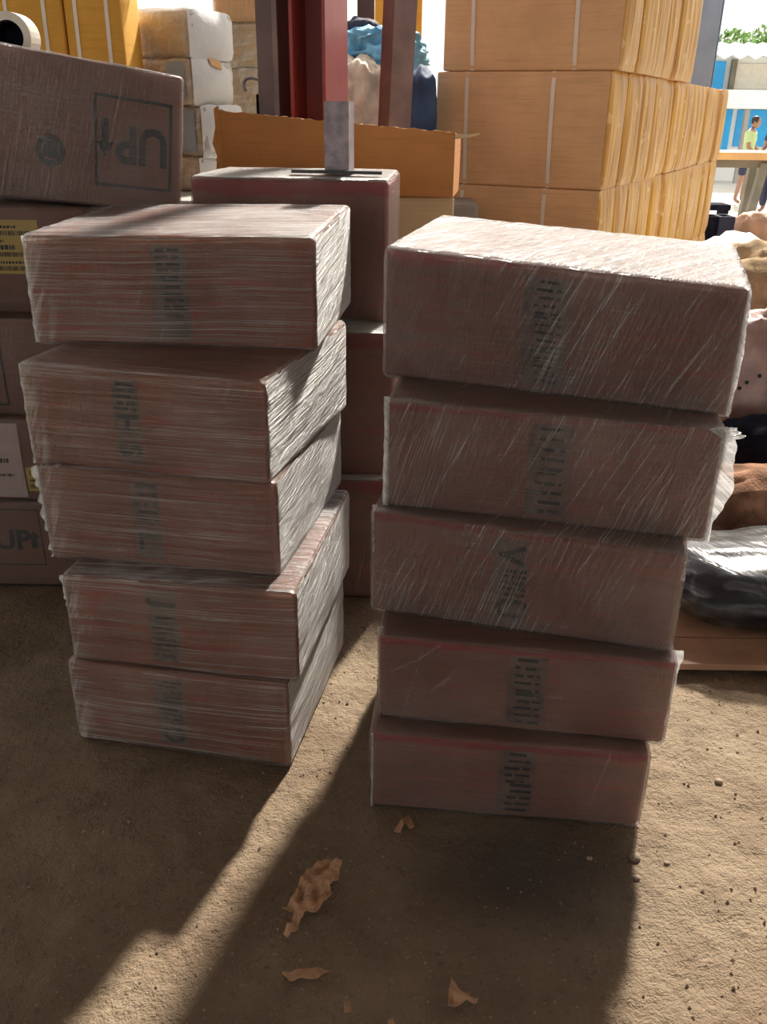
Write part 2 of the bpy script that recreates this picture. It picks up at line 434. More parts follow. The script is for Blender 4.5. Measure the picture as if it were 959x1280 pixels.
# ---------------------------------------------------------------- the ten wrapped cartons of the two stacks
STACK = [
    ( (-0.020,1.609,0.000), (0.598,1.553,0.000), (0.649,2.121,0.000), (0.032,2.177,0.000), (-0.020,1.609,0.214), (0.598,1.553,0.208), (0.649,2.121,0.213), (0.032,2.177,0.218) ),
    ( (-0.005,1.670,0.214), (0.636,1.590,0.208), (0.707,2.156,0.213), (0.065,2.236,0.218), (-0.005,1.670,0.433), (0.636,1.590,0.427), (0.707,2.156,0.434), (0.065,2.236,0.441) ),
    ( (-0.024,1.782,0.435), (0.630,1.626,0.427), (0.762,2.182,0.434), (0.108,2.337,0.442), (-0.024,1.782,0.690), (0.630,1.626,0.668), (0.762,2.182,0.676), (0.108,2.337,0.698) ),
    ( (0.006,1.810,0.690), (0.691,1.695,0.667), (0.786,2.258,0.677), (0.101,2.373,0.699), (0.006,1.810,0.934), (0.691,1.695,0.918), (0.786,2.258,0.930), (0.101,2.373,0.946) ),
    ( (-0.003,1.991,0.939), (0.724,1.779,0.920), (0.873,2.293,0.930), (0.146,2.504,0.949), (-0.003,1.991,1.225), (0.724,1.779,1.184), (0.873,2.293,1.198), (0.146,2.504,1.239) ),
    ( (-0.785,1.847,0.000), (-0.228,1.741,0.000), (-0.121,2.302,0.000), (-0.678,2.408,0.000), (-0.785,1.847,0.234), (-0.228,1.741,0.243), (-0.121,2.302,0.247), (-0.678,2.408,0.238) ),
    ( (-0.769,1.856,0.235), (-0.203,1.759,0.243), (-0.104,2.340,0.247), (-0.670,2.436,0.238), (-0.769,1.856,0.474), (-0.203,1.759,0.488), (-0.104,2.340,0.496), (-0.670,2.436,0.483) ),
    ( (-0.827,1.954,0.473), (-0.248,1.833,0.488), (-0.130,2.399,0.496), (-0.708,2.521,0.482), (-0.827,1.954,0.716), (-0.248,1.833,0.730), (-0.130,2.399,0.730), (-0.708,2.521,0.716) ),
    ( (-0.842,1.974,0.715), (-0.262,1.824,0.730), (-0.113,2.401,0.731), (-0.693,2.551,0.716), (-0.842,1.974,0.961), (-0.262,1.824,0.967), (-0.113,2.401,0.972), (-0.693,2.551,0.966) ),
    ( (-0.865,2.166,0.962), (-0.170,2.092,0.969), (-0.111,2.645,0.973), (-0.806,2.719,0.966), (-0.865,2.166,1.218), (-0.170,2.092,1.232), (-0.111,2.645,1.249), (-0.806,2.719,1.234) ),
]
LAB = ['bottom film-wrapped brown carton of the right front stack, resting on the dirt floor',
       'second carton up in the right front stack, with a diagonal crease in its film',
       'middle carton of the right front stack, with vertical film streaks and a dark stamp',
       'fourth carton up in the right front stack, with a ruffled white film edge at right',
       'top carton of the right front stack, large, with a glaring silvery film top',
       'bottom film-wrapped carton of the left front stack, resting on the dirt floor',
       'second carton up in the left front stack, its right side jutting back in the sun',
       'middle carton of the left front stack, with puckered film at its left end',
       'fourth carton up in the left front stack, with a pale film patch at right',
       'top carton of the left front stack, with a bright film top and white right side']
# tape column (u0,u1 as a share of the width; stamp glyph rows top to bottom)
PRT = [((.47,.60), ['#', '#']), ((.45,.58), ['#', '#']), ((.41,.52), ['V', '#', 'U_']), ((.44,.57), ['#', '#']), ((.41,.54), ['#', '#', '#']),
       ((.40,.54), ['#', '#', 'O']), ((.37,.50), ['J', '#', '#']), ((.40,.52), ['#', 'L']), ((.39,.50), ['#', 'H', 'S']), ((.44,.57), ['#', '#', '#'])]
KIND = ['film_q', 'film_q', 'film_d', 'film_d', 'film_d'] + ['film_h']*5
boxes = []
for i, c in enumerate(STACK):
    left = i >= 5
    sb = Soft(c, .011, .006 if left else .005); boxes.append(sb)
    t = thing('wrapped_carton', LAB[i], 'carton', sb.o, 0, 'film-wrapped cartons of the left front stack' if left else 'film-wrapped cartons of the right front stack')
    link('carton', sb.mesh('carton', (10, 8, 5)), 'carton_red' if left else 'carton_red2', t)
    wd, ht = sb.dim[0], sb.dim[2]
    (a, b), rows = PRT[i]
    link('tape_strip', rect_front(sb, 'tape_strip', a*wd, b*wd, .004, ht-.004, .0012), 'tape', t)
    ps = []
    n = len(rows)
    rn = random.Random(i*11+3)
    for k, r in enumerate(rows):
        v = ht*(.90 - .80*(k+.5)/n); um = (a+b)/2*wd + rn.uniform(-.006, .006)
        if r == '#':
            for q in range(5):
                vv = v + ht*.34/n*(q-2)/2*1.05; u_ = um - .028 + rn.uniform(0, .014)
                while u_ < um + .026:
                    w_ = rn.uniform(.008, .05); ps.append(rect_front(sb, 'b', u_, min(u_+w_, um+.032), vv-.0035*rn.uniform(.6, 1.5), vv+.0035, .0022, 2)); u_ += w_ + rn.uniform(.003, .01)
        else:
            ps.append(on_front(sb, text_mesh(r.replace('_', ''), .085, 'CENTER', .003), um, v, -pi/2, .0022, ht/n/.095, .9))
            if '_' in r: ps.append(rect_front(sb, 'b', um + .036, um + .043, v-.02, v+.02, .0022, 2))
    o = link('stamp', merge('stamp', ps), 'ink_grey', t); o['label'] = 'smudged dark stamp lettering running down the tape'; o['kind'] = 'stuff'
    top_wr = wrinkle(.0022, 5, 26, i*7.) if left else wrinkle(.0028, 4, 26, i*7., 1.25)
    sf = link('stretch_film', sb.mesh('stretch_film', (36, 24, 18), .0042, top_wr), KIND[i], t)
    sf.data.materials.append(M['film_glare_hh']); sf.data.materials.append(M['film_glare_ht' if left else 'film_glare_dd'])      # whiter film paints the sun glare on tops and flanks
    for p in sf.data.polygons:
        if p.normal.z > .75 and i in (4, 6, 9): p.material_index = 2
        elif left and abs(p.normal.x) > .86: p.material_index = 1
    # loose fins of film
    P = [Vector(q) - sb.o for q in c]; X = (P[1]-P[0]).normalized(); Y = (P[3]-P[0]).normalized()
    def fin(A, B, outd, w, seed, nrm, amp=.0035): link('film_flap', ruffle(A, B, outd, w, seed, nrm, 40, amp), 'film_ruffle', t)
    if i == 3:
        fin(P[5], P[1], X, lambda q: .012 + .026*sin(pi*min(1, q*1.25))**.7, 1, Y)
        fin(P[5] - X*.03, P[5] + X*.012 - Vector((0, 0, .022)), X*.8 + Vector((0, 0, .3)), lambda q: .030 + .012*sin(pi*q), 2, Y, .005)
        fin(P[4] + Vector((0, 0, .01)), P[0], -X, lambda q: .012, 3, Y)
    if i == 4:
        fin(P[5], P[1], X, lambda q: .006 + .006*sin(pi*q), 4, Y); fin(P[6], P[5], Vector((0, 0, 1)), lambda q: .006, 14, X)
    if i == 1:
        fin(P[5] + Y*.05, P[1]*.75 + P[5]*.25, X, lambda q: .022*(1-q) + .004, 5, Y); fin(P[4] + Y*.04, P[0], -X, lambda q: .012*(1-q)+.003, 6, Y)
    if i == 2: fin(P[4] + Y*.03, P[4]*.6 + P[0]*.4, -X, lambda q: .010*(1-q)+.002, 7, Y); fin(P[5] + Y*.02, P[5]*.75 + P[1]*.25, X, lambda q: .008, 17, Y)
    if i == 0: fin(P[4], P[0], -X, lambda q: .005, 8, Y)
    if i == 9: fin(P[4], P[0], -X, lambda q: .008 + .004*q, 9, Y)
    if i == 8: fin(P[4], P[0], -X, lambda q: .006, 10, Y)
    if i == 7: fin(P[4] - X*.004, P[0], -X + Y*.2, lambda q: .012*(1-.5*q), 11, Y, .012)
    if i == 6: fin(P[4], P[0]*.5 + P[4]*.5, -X, lambda q: .010*(1-q)+.003, 12, Y)

# ---------------------------------------------------------------- film-wrapped cartons standing behind
def carton(name, label, cat, corners, material, filmmat=None, group=None, r=.010, bulge=.006, wr=None, n=(8, 6, 5), filmn=(24, 16, 14)):
    sb = Soft(corners, r, bulge); t = thing(name, label, cat, sb.o, 0, group)
    link('carton', sb.mesh('carton', n), material, t)
    if filmmat: link('stretch_film', sb.mesh('stretch_film', filmn, .004, wr or wrinkle(.003, 6, 6, len(label))), filmmat, t)
    return t, sb
def frame_front(sb, u0, u1, v0, v1, w=.007, off=.0015):
    return merge('frame', [rect_front(sb, 'f', u0, u1, v1-w, v1, off, 3), rect_front(sb, 'f', u0, u1, v0, v0+w, off, 3),
                           rect_front(sb, 'f', u0, u0+w, v0, v1, off, 3), rect_front(sb, 'f', u1-w, u1, v0, v1, off, 3)])
def arrow(up=True):
    me = mesh('arrow', [(-.016,-.05,0),(.016,-.05,0),(.016,.01,0),(.038,.01,0),(0,.05,0),(-.038,.01,0),(-.016,.01,0)], [(0,1,2,6),(5,6,2,3),(5,3,4)])
    return me
GP = 'cartons of the pile behind the left front stack'
def pile_box(px_r, py_t, py_b, Y, w, label, material='carton_brown', **kw):
    a = at(px_r, py_b, Y); b = at(px_r, py_t, Y)
    return carton('shipping_carton', label, 'carton', box_corners(a.x - w/2, Y, max(a.z, 0), w, .5, b.z - max(a.z, 0), **kw), material, 'film_q', GP)
# overturned top carton, leaning
pT = [at(0, 55, 2.92), at(228, 98, 2.78)]; pB = [at(-8, 245, 2.92), at(225, 266, 2.78)]
ex = (pT[1] - pT[0]).normalized(); wid = .78
dep = Vector((-.13, .5, .01))
BR_, TR_ = pB[1], pT[1]; BL_ = BR_ - (pB[1]-pB[0]).normalized()*wid; TL_ = TR_ - ex*wid
t, sb = carton('shipping_carton', 'large brown carton lying upside down on the pile at left, printed UP in a frame', 'carton',
               [BL_, BR_, BR_+dep, BL_+dep, TL_, TR_, TR_+dep, TL_+dep], 'carton_brown', 'film_q', GP)
wd, ht = sb.dim[0], sb.dim[2]
kx = wd - (TR_-at(125, 133, 2.84)).length; k1 = wd - .028
link('printed_frame', frame_front(sb, kx, k1, ht*.15, ht*.80, .010), 'ink', t)
cu = (kx+k1)/2
tm = on_front(sb, text_mesh('UP', .17, 'CENTER', .005), cu + .030, ht*.48, pi, .0015, .80, 1.0)
ar = on_front(sb, arrow(), cu - .090, ht*.50, pi, .0015, .75, 1.25)
link('printed_sign', merge('printed_sign', [tm, ar]), 'ink', t)['label'] = 'letters UP and an arrow, printed upside down'
ring = []
for q in range(24):
    a0, a1 = 2*pi*q/24, 2*pi*(q+1)/24
    ring.append(mesh('r', [(.05*cos(a0), .05*sin(a0), 0), (.05*cos(a1), .05*sin(a1), 0), (.032*cos(a1), .032*sin(a1), 0), (.032*cos(a0), .032*sin(a0), 0)], [(0, 1, 2, 3)]))
ring.append(mesh('r', [(-.03,-.02,0),(.03,-.028,0),(.024,.026,0),(-.02,.03,0)], [(0,1,2,3)]))
cm = merge('emblem', ring); uu = wd - (TR_ - at(32, 185, 2.9)).length
link('printed_emblem', on_front(sb, cm, wd*.455, ht*.36, 0, .0015), 'ink_grey', t)['label'] = 'round dark emblem'

def bars(sb, name, u0, u1, v0, v1, rows, material, parent, seed=0, off=.0022, jag=.5):
    rn = random.Random(seed); ps = []; n = len(rows); dv = (v1-v0)/n
    for k, kind in enumerate(rows):
        vb = v1 - (k+.85)*dv; vt = v1 - (k+.2)*dv; u = u0 + rn.random()*.01; ue = u1 - rn.random()*(u1-u0)*jag*(kind != 'b')
        while u < ue:
            w = rn.uniform(.0012, .004) if kind == 'b' else rn.uniform(.003, .012)
            ps.append(rect_front(sb, 'b', u, min(u+w, ue), vb, vt if kind != 't' else vb + (vt-vb)*.55, off, 1)); u += w + (rn.uniform(.001, .003) if kind == 'b' else .003)
    o = link(name, merge(name, ps), material, parent); o['kind'] = 'stuff'
    return o
t, sb = pile_box(122, 262, 397, 2.79, .70, 'brown carton with a yellow barcode label, second from the top of the left pile')
wd, ht = sb.dim[0], sb.dim[2]
u1 = wd - (at(122, 300, 2.79).x - at(62, 300, 2.79).x)
link('paper_label', rect_front(sb, 'paper_label', u1-.23, u1, ht*.41, ht*.90, .0015), 'label_yellow', t)
bars(sb, 'printed_bars', u1-.22, u1-.01, ht*.43, ht*.88, ['t', 'b', 't', 'w', 'b', 't', 'b'], 'ink', t, 3)
t, sb = pile_box(120, 400, 522, 2.70, .66, 'brown carton with a framed up arrow, third from the top of the left pile')
wd, ht = sb.dim[0], sb.dim[2]; u1 = wd - (at(120, 450, 2.7).x - at(14, 450, 2.7).x)
link('printed_frame', frame_front(sb, u1-.22, u1, ht*.12, ht*.86), 'ink', t)
link('printed_arrow', on_front(sb, arrow(), u1-.068, ht*.48, 0, .0015, 1, 1.1), 'ink', t)
t, sb = pile_box(118, 525, 626, 2.66, .64, 'brown carton with a crooked white paper sheet, second from the floor in the left pile', 'carton_brown')
wd, ht = sb.dim[0], sb.dim[2]; u1 = wd - (at(118, 570, 2.66).x - at(36, 570, 2.66).x)
link('paper_label', rect_front(sb, 'paper_label', u1-.2, u1, .012, ht*.95, .004), 'label_white', t)
bars(sb, 'printed_bars', u1-.15, u1-.03, ht*.30, ht*.80, ['t', 't', 't', 'w', 't', 't'], 'ink', t, 5, .005)
link('small_label', rect_front(sb, 'small_label', u1+.006, u1+.045, ht*.12, ht*.42, .0015), 'label_yellow', t)['label'] = 'small yellow label'
bars(sb, 'printed_bars', u1+.009, u1+.042, ht*.14, ht*.40, ['b', 't', 'b'], 'ink', t, 6, .0025, .1)
t, sb = pile_box(116, 630, 738, 2.64, .64, 'bottom carton of the left pile, on the floor, stamped UP in a frame')
wd, ht = sb.dim[0], sb.dim[2]; u1 = wd - (at(116, 690, 2.64).x - at(64, 690, 2.64).x)
link('printed_frame', frame_front(sb, u1-.26, u1, ht*.26, ht*.93, .004), 'ink_grey', t)
tm = on_front(sb, text_mesh('UP', .10, 'CENTER', .003), u1-.10, ht*.56, 0, .0015); ar = on_front(sb, arrow(), u1-.028, ht*.57, 0, .0015, .62, .62)
link('printed_sign', merge('printed_sign', [tm, ar]), 'ink_grey', t)['label'] = 'faded letters UP with an arrow'

# stack between and behind the two front stacks
GC = 'cartons of the stack behind the gap between the front stacks'
def mid(px_l, px_r, py_t, py_b, Y, label, yaw=0., d=.45, material='carton_red2', fm='film_h', **kw):
    a = at(px_l, py_b, Y); b = at(px_r, py_b, Y); h = at((px_l+px_r)/2, py_t, Y).z; z = max(0, a.z)
    return carton('wrapped_carton', label, 'carton', box_corners((a.x+b.x)/2, Y, z, (b.x-a.x), d, h - z, yaw, **kw), material, fm, GC)
zc = [0, at(450, 595, 2.62).z, at(450, 405, 2.74).z, at(365, 224, 2.76).z]
def mid2(k, xl, xr, Y, label, yaw, d):
    r_ = carton('wrapped_carton', label, 'carton', box_corners((xl+xr)/2, Y, zc[k], xr-xl, d, zc[k+1]-zc[k], yaw), 'carton_red2', 'film_q', GC, .014, .012)
    f_ = r_[0].children[1].data; f_.materials.append(M['film_glare_hh'])  # hazier white film puts the sunlight into the top's colour
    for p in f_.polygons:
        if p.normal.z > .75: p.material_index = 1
    return r_
mid2(0, -.55, .02, 2.585, 'bottom maroon carton seen in the gap between the two front stacks, on the floor', 0, .42)
mid2(1, -.58, .03, 2.62, 'middle maroon carton seen in the gap between the two front stacks', 0, .45)
tC, sbC = mid2(2, at(240, 230, 2.8).x, at(487, 230, 2.76).x, 2.765, 'top maroon carton behind the gap, carrying a steel tube and a flat bar', rad(-4), .46)
ps = []
for k in range(9):
    u = .1 + .02*k; 
    p = [sbC.surf((u, .2 + .01*(k % 3), sbC.dim[2]), .010), sbC.surf((u+.014, .2, sbC.dim[2]), .010), sbC.surf((u+.012, .22, sbC.dim[2]), .010), sbC.surf((u, .216, sbC.dim[2]), .010)]
    if k not in (3, 4): ps.append(mesh('p', p, [(0, 1, 2, 3)]))
o = link('stamp', merge('stamp', ps), 'ink', tC); o['kind'] = 'stuff'; o['label'] = 'black stamp marks on the top'
ztop = sbC.surf((sbC.dim[0]*.75, .15, sbC.dim[2]), .006).z + sbC.o.z
p0 = at(425, 212, 2.86)
t = thing('steel_tube', 'short upright square steel tube standing on the carton behind the gap', 'tube', (p0.x, 2.86, ztop + .003), rad(-10))
w = .037; tk = .004; hh = at(425, 128, 2.86).z - ztop
mb = MB().box(-w, w, -w, -w+tk, 0, hh).box(-w, w, w-tk, w, 0, hh).box(-w, -w+tk, -w+tk, w-tk, 0, hh).box(w-tk, w, -w+tk, w-tk, 0, hh)
mb.build('tube_wall', 'steel', t)
MB().box(-w-.004, w+.006, -w-.004, w+.004, -.001, .006).build('weld_foot', 'steel_black', t)
a, b = at(365, 209, 2.82), at(478, 222, 2.79); a.z = b.z = ztop + .008
o = MB().hexa([(a.x, a.y-.012, a.z-.004), (b.x, b.y-.012, b.z-.004), (b.x, b.y+.012, b.z-.004), (a.x, a.y+.012, a.z-.004),
               (a.x, a.y-.012, a.z+.005), (b.x, b.y-.012, b.z+.005), (b.x, b.y+.012, b.z+.005), (a.x, a.y+.012, a.z+.005)]).build('flat_bar', 'steel_black')
tag(o, 'thin black flat bar lying in front of the steel tube on the maroon carton', 'bar')

# open tray of torn cardboard
YT = 3.55
a, b = at(270, 138, YT), at(570, 166, YT-.12); zb = at(560, 246, YT-.1).z
yaw = math.atan2(b.y-a.y, b.x-a.x); wid = math.hypot(b.x-a.x, b.y-a.y)
t = thing('cardboard_tray', 'long open orange cardboard tray with a torn top edge, behind the steel tube', 'tray', (a.x, a.y, zb), yaw)
def torn(L, z0, z1, seed, th=.007, n=70, rag=.006):
    vs = []; fs = []
    for i in range(n+1):
        x = L*i/n; zt = z0 + (z1-z0)*i/n + rag*noise.noise(Vector((x*25, seed, 0))) + rag*.6*noise.noise(Vector((x*90, seed, 3)))
        vs += [(x, 0, 0), (x, 0, zt), (x, th, zt + rag*.5*noise.noise(Vector((x*60, seed, 8)))), (x, th, 0)]
    for i in range(n):
        for k in range(4): fs.append((i*4+k, i*4+(k+1) % 4, i*4+4+(k+1) % 4, i*4+4+k))
    fs += [(3, 2, 1, 0), (n*4, n*4+1, n*4+2, n*4+3)]
    me = mesh('panel', vs, fs); bm = bmesh.new(); bm.from_mesh(me); bmesh.ops.recalc_face_normals(bm, faces=bm.faces[:])
    l = bm.loops.layers.uv.new('UVMap')
    for f in bm.faces:
        for lp in f.loops: lp[l].uv = (lp.vert.co.x, lp.vert.co.z)
    bm.to_mesh(me); bm.free(); return me
zl, zr = a.z - zb, b.z - zb
link('front_panel', torn(wid, zl, zr, 1), 'carton_orange', t)
o = link('rear_panel', torn(wid, zl-.05, zr-.05, 2), 'carton_orange', t, (0, .33, 0))
for nm, x, z in (('side_panel', .007, zl), ('side_panel', wid, zr)):
    o = link(nm, torn(.322, z, z-.03, 3+x), 'carton_orange', t, (x, .0075, 0)); o.rotation_euler.z = pi/2
o = MB().box(.004, wid-.004, .008, .33, .0, .006).build('tray_floor', 'carton_orange', t)
vs = [(.0, -.002, zl*.1), (-.010, -.004, zl*.25), (-.004, -.004, zl*.45), (-.018, -.006, zl*.6), (-.004, -.003, zl*.8), (-.006, -.004, zl*1.02), (.012, -.003, zl*1.06), (.012, -.002, zl*.1)]
mb = MB(); n = len(vs); mb.v = vs + [(x, y+.005, z) for x, y, z in vs]; mb.f = [tuple(range(n)), tuple(range(2*n-1, n-1, -1))] + [(i, (i+1) % n, n+(i+1) % n, n+i) for i in range(n)]
mb.build('torn_flap', 'carton_orange', t)
mb = MB(); mb.tube([(wid+.0, .0, zr-.012), (wid+.05, .0, zr-.010), (wid+.085, .01, zr-.002)], [.009, .006, .003], 6); mb.build('torn_strip', 'carton_pale', t)
# cartons under the tray
xx = at(490, 250, 3.7).x
t, sb = carton('plain_carton', 'pale brown carton under the right end of the open tray', 'carton', box_corners(.0, 3.5, zb-.45, .50, .36, .444), 'carton_pale')
carton('plain_carton', 'brown carton on the floor, hidden under the pale carton below the tray', 'carton', box_corners(.0, 3.5, .0, .50, .36, zb-.451), 'carton_pale')
carton('plain_carton', 'tall brown carton under the left end of the open tray', 'carton', box_corners(-.5, 3.58, .0, .42, .33, zb-.003), 'carton_pale')

# ---------------------------------------------------------------- posts
def hsec(name, label, px, Y, w, d, tf, rz, zt, material, web=None, lean=0., cat='column'):
    p = at(px, 150, Y); t = thing(name, label, cat, (p.x, Y, 0), rz); t.rotation_euler.y = lean
    h = w/2
    MB().box(-h, h, -d/2, -d/2+tf, 0, zt).build('front_flange', material, t)
    MB().box(-h, h, d/2-tf, d/2, 0, zt).build('rear_flange', material, t)
    MB().box(-tf*.5, tf*.5, -d/2+tf, d/2-tf, 0, zt).build('web', material, t)
    MB().box(-h*1.3, h*1.3, -d*.65, d*.65, 0, .012).build('base_plate', material, t)
    return t
hsec('steel_column', 'dark red steel column with a sunlit web, rising behind the orange tray', 402, 4.3, .50, .15, .014, rad(82), 5.0, 'paint_maroon')
def angle_post(name, label, px, py, Y, a, b, rz, h, m1, m2, leanx=0.):
    p = at(px, py, Y); t = thing(name, label, 'post', (p.x - leanx*p.z, Y, 0), rz); 
    t.rotation_euler.y = math.atan(leanx)
    MB().box(0, a, 0, .012, 0, h).build('flange', m1, t)
    MB().box(0, .012, .012, b, 0, h).build('flange', m2, t)
    MB().box(-.05, a+.05, -.05, b+.03, 0, .01).build('base_plate', m1, t)
    return t
p = at(322, 60, 4.25)
t = thing('steel_post', 'brown box steel post left of the dark red column', 'post', (p.x + .07, 4.25, 0), rad(-28))
MB().box(-.052, .052, -.05, .05, 0, 5).build('box_section', 'paint_dark', t)
MB().box(-.09, .09, -.09, .09, 0, .012).build('base_plate', 'paint_dark', t)
MB().box(.035, .06, -.058, -.0505, .0, 5).build('angle_strip', 'paint_dusty', t)
p = at(500, 60, 4.15)
t = thing('steel_post', 'dusty brown steel post leaning right, between the dark red column and big cartons', 'post', (p.x - .072, 4.15, 0), rad(32)); t.rotation_euler.y = .045
MB().box(-.055, .055, -.045, .045, 0, 5).build('box_section', 'paint_dusty', t)
MB().box(-.09, .09, -.09, .09, 0, .012).build('base_plate', 'paint_dark', t)
p = at(458, 20, 5.95)
t = thing('steel_post', 'thin dark post just right of the dark red column, farther back', 'post', (p.x, 5.95, 1.08), 0)
MB().box(-.05, .05, -.04, .04, 0, 3.9).build('box_section', 'paint_dark', t)
MB().box(-.07, .07, -.06, .06, 0, .012).build('base_plate', 'paint_dark', t)

# ---------------------------------------------------------------- upper left: strapped yellow cartons, film roll, white bales
PZ = 1.08
def strapped(label, x0, x1, z0, z1, Y, d, straps, material, yaw=0., group=None):
    sb = Soft(box_corners((x0+x1)/2, Y, z0, x1-x0, d, z1-z0, yaw), .012, .010)
    t = thing('strapped_carton', label, 'carton', sb.o, 0, group)
    link('carton', sb.mesh('carton', (8, 6, 5)), material, t)
    wd, dp, ht = sb.dim
    for s in straps:
        ring = [(s*wd, 0, v*ht/8) for v in range(9)] + [(s*wd, dp*v/4, ht) for v in range(1, 5)] + [(s*wd, dp, ht*(1-v/4)) for v in range(1, 5)] + [(s*wd, dp*(1-v/4), 0) for v in range(1, 4)]
        vs = []; fs = []; n = len(ring); off = .0035
        for q in ring:
            for du in (-.009, .009): vs.append(sb.surf((q[0]+du, q[1], q[2]), off))
        for i in range(n):
            j = (i+1) % n; fs.append((i*2, i*2+1, j*2+1, j*2))
        link('strap', mesh('strap', vs, fs), 'strap', t)
    return t, sb
x = [at(p_, 60, 4.8).x for p_ in (-20, 84, 158)]
strapped('yellow strapped carton at the top left corner, behind the film roll', x[0]-.1, x[1]-.004, PZ, 2.06, 4.8, .34, (.47, .83), 'carton_yellow', 0, 'yellow strapped cartons at upper left')
strapped('yellow strapped carton at upper left, right-hand one beside the white bales', x[1]+.004, x[2]-.01, PZ, 2.03, 4.81, .34, (.2, .75), 'carton_yellow', 0, 'yellow strapped cartons at upper left')
# a bundle of film lying on top of them
def blob(name, label, cat, c, size, material, seed=0., amp=.12, freq=2.2, sub=4, flat=None, parent=None, rz=0., stretch=(1, 1, 1), sharp=False, fine=.0):
    bm = bmesh.new(); bmesh.ops.create_icosphere(bm, subdivisions=sub, radius=1)
    for v in bm.verts:
        n = v.co.copy(); q = Vector((n.x*stretch[0], n.y*stretch[1], n.z*stretch[2]))
        # squarish pillow
        m_ = max(abs(n.x), abs(n.y), abs(n.z)); n2 = n.lerp(n/m_*.86, .35)
        k = noise.noise(q*freq + Vector((seed, seed*2, 0)))
        if sharp: k = .5 - abs(k)*2
        k += .4*noise.noise(q*freq*2.7 + Vector((seed, 0, seed))) + fine*noise.noise(q*freq*9 + Vector((seed, 4, 0)))
        v.co = Vector((n2.x*size[0], n2.y*size[1], n2.z*size[2])) * (1 + amp*k)
        if flat is not None and v.co.z < flat: v.co.z = flat
    l = bm.loops.layers.uv.new('UVMap')
    for f in bm.faces:
        f.smooth = True
        for lp in f.loops: lp[l].uv = (lp.vert.co.x + lp.vert.co.y*.6, lp.vert.co.z + lp.vert.co.y*.3)
    me = bpy.data.meshes.new(name); bm.to_mesh(me); bm.free()
    o = link(name, me, material, parent, c)
    o.rotation_euler.z = rz
    if label: tag(o, label, cat)
    return o
blob('film_bundle', 'crumpled bundle of brown film lying on the yellow strapped cartons', 'film', ((x[0]+x[2])/2 + .12, 4.95, 2.14), (.42, .2, .085), 'film_yellow', 3, .25, 3, 4)
# film roll standing out towards us on the upside-down carton
p = at(11, 46, 3.3)
t = thing('film_roll', 'white roll with a dark open core lying on the upside-down carton at upper left', 'roll', (p.x, p.y, p.z), rad(0))
mb = MB(); n = 28; ro_, ri = .075, .050
for y in (0, .09):
    for r_ in (ro_, ri):
        for k in range(n): mb.v.append((r_*cos(2*pi*k/n), y, r_*sin(2*pi*k/n)))
for k in range(n):
    j = (k+1) % n
    mb.f += [(k, j, n+j, n+k), (2*n+k, 3*n+k, 3*n+j, 2*n+j), (k, 2*n+k, 2*n+j, j), (n+k, n+j, 3*n+j, 3*n+k)]
mb.build('roll', 'cream', t)
mb = MB(); n = 24
for y in (.004, .085):
    for r_ in (.0505, .044):
        for k in range(n): mb.v.append((r_*cos(2*pi*k/n), y, r_*sin(2*pi*k/n)))
for k in range(n):
    j = (k+1) % n
    mb.f += [(k, j, n+j, n+k), (2*n+k, 3*n+k, 3*n+j, 2*n+j), (k, 2*n+k, 2*n+j, j), (n+k, n+j, 3*n+j, 3*n+k)]
mb.tube([(0, .078, 0), (0, .082, 0)], .046, 24)
mb.build('core', 'hide_dark', t)

GB = 'white film-wrapped bales behind the left pile'
YB = 5.15
def bale(label, pxl, pxc, pyt, pyb, Y=YB, yaw=-22., d=.34, mt='carton_pale', fm='film_white', patch=None, w=None, jit=0.):
    a, b = at(pxl, pyb, Y), at(pxc, pyb, Y - .15); zt = at(pxc, pyt, Y).z; zb_ = max(a.z, PZ) if pyb > 180 else a.z
    w = w or (b - a).length
    R_ = Matrix.Rotation(rad(yaw + jit), 3, 'Z')
    return zb_, zt, w, a
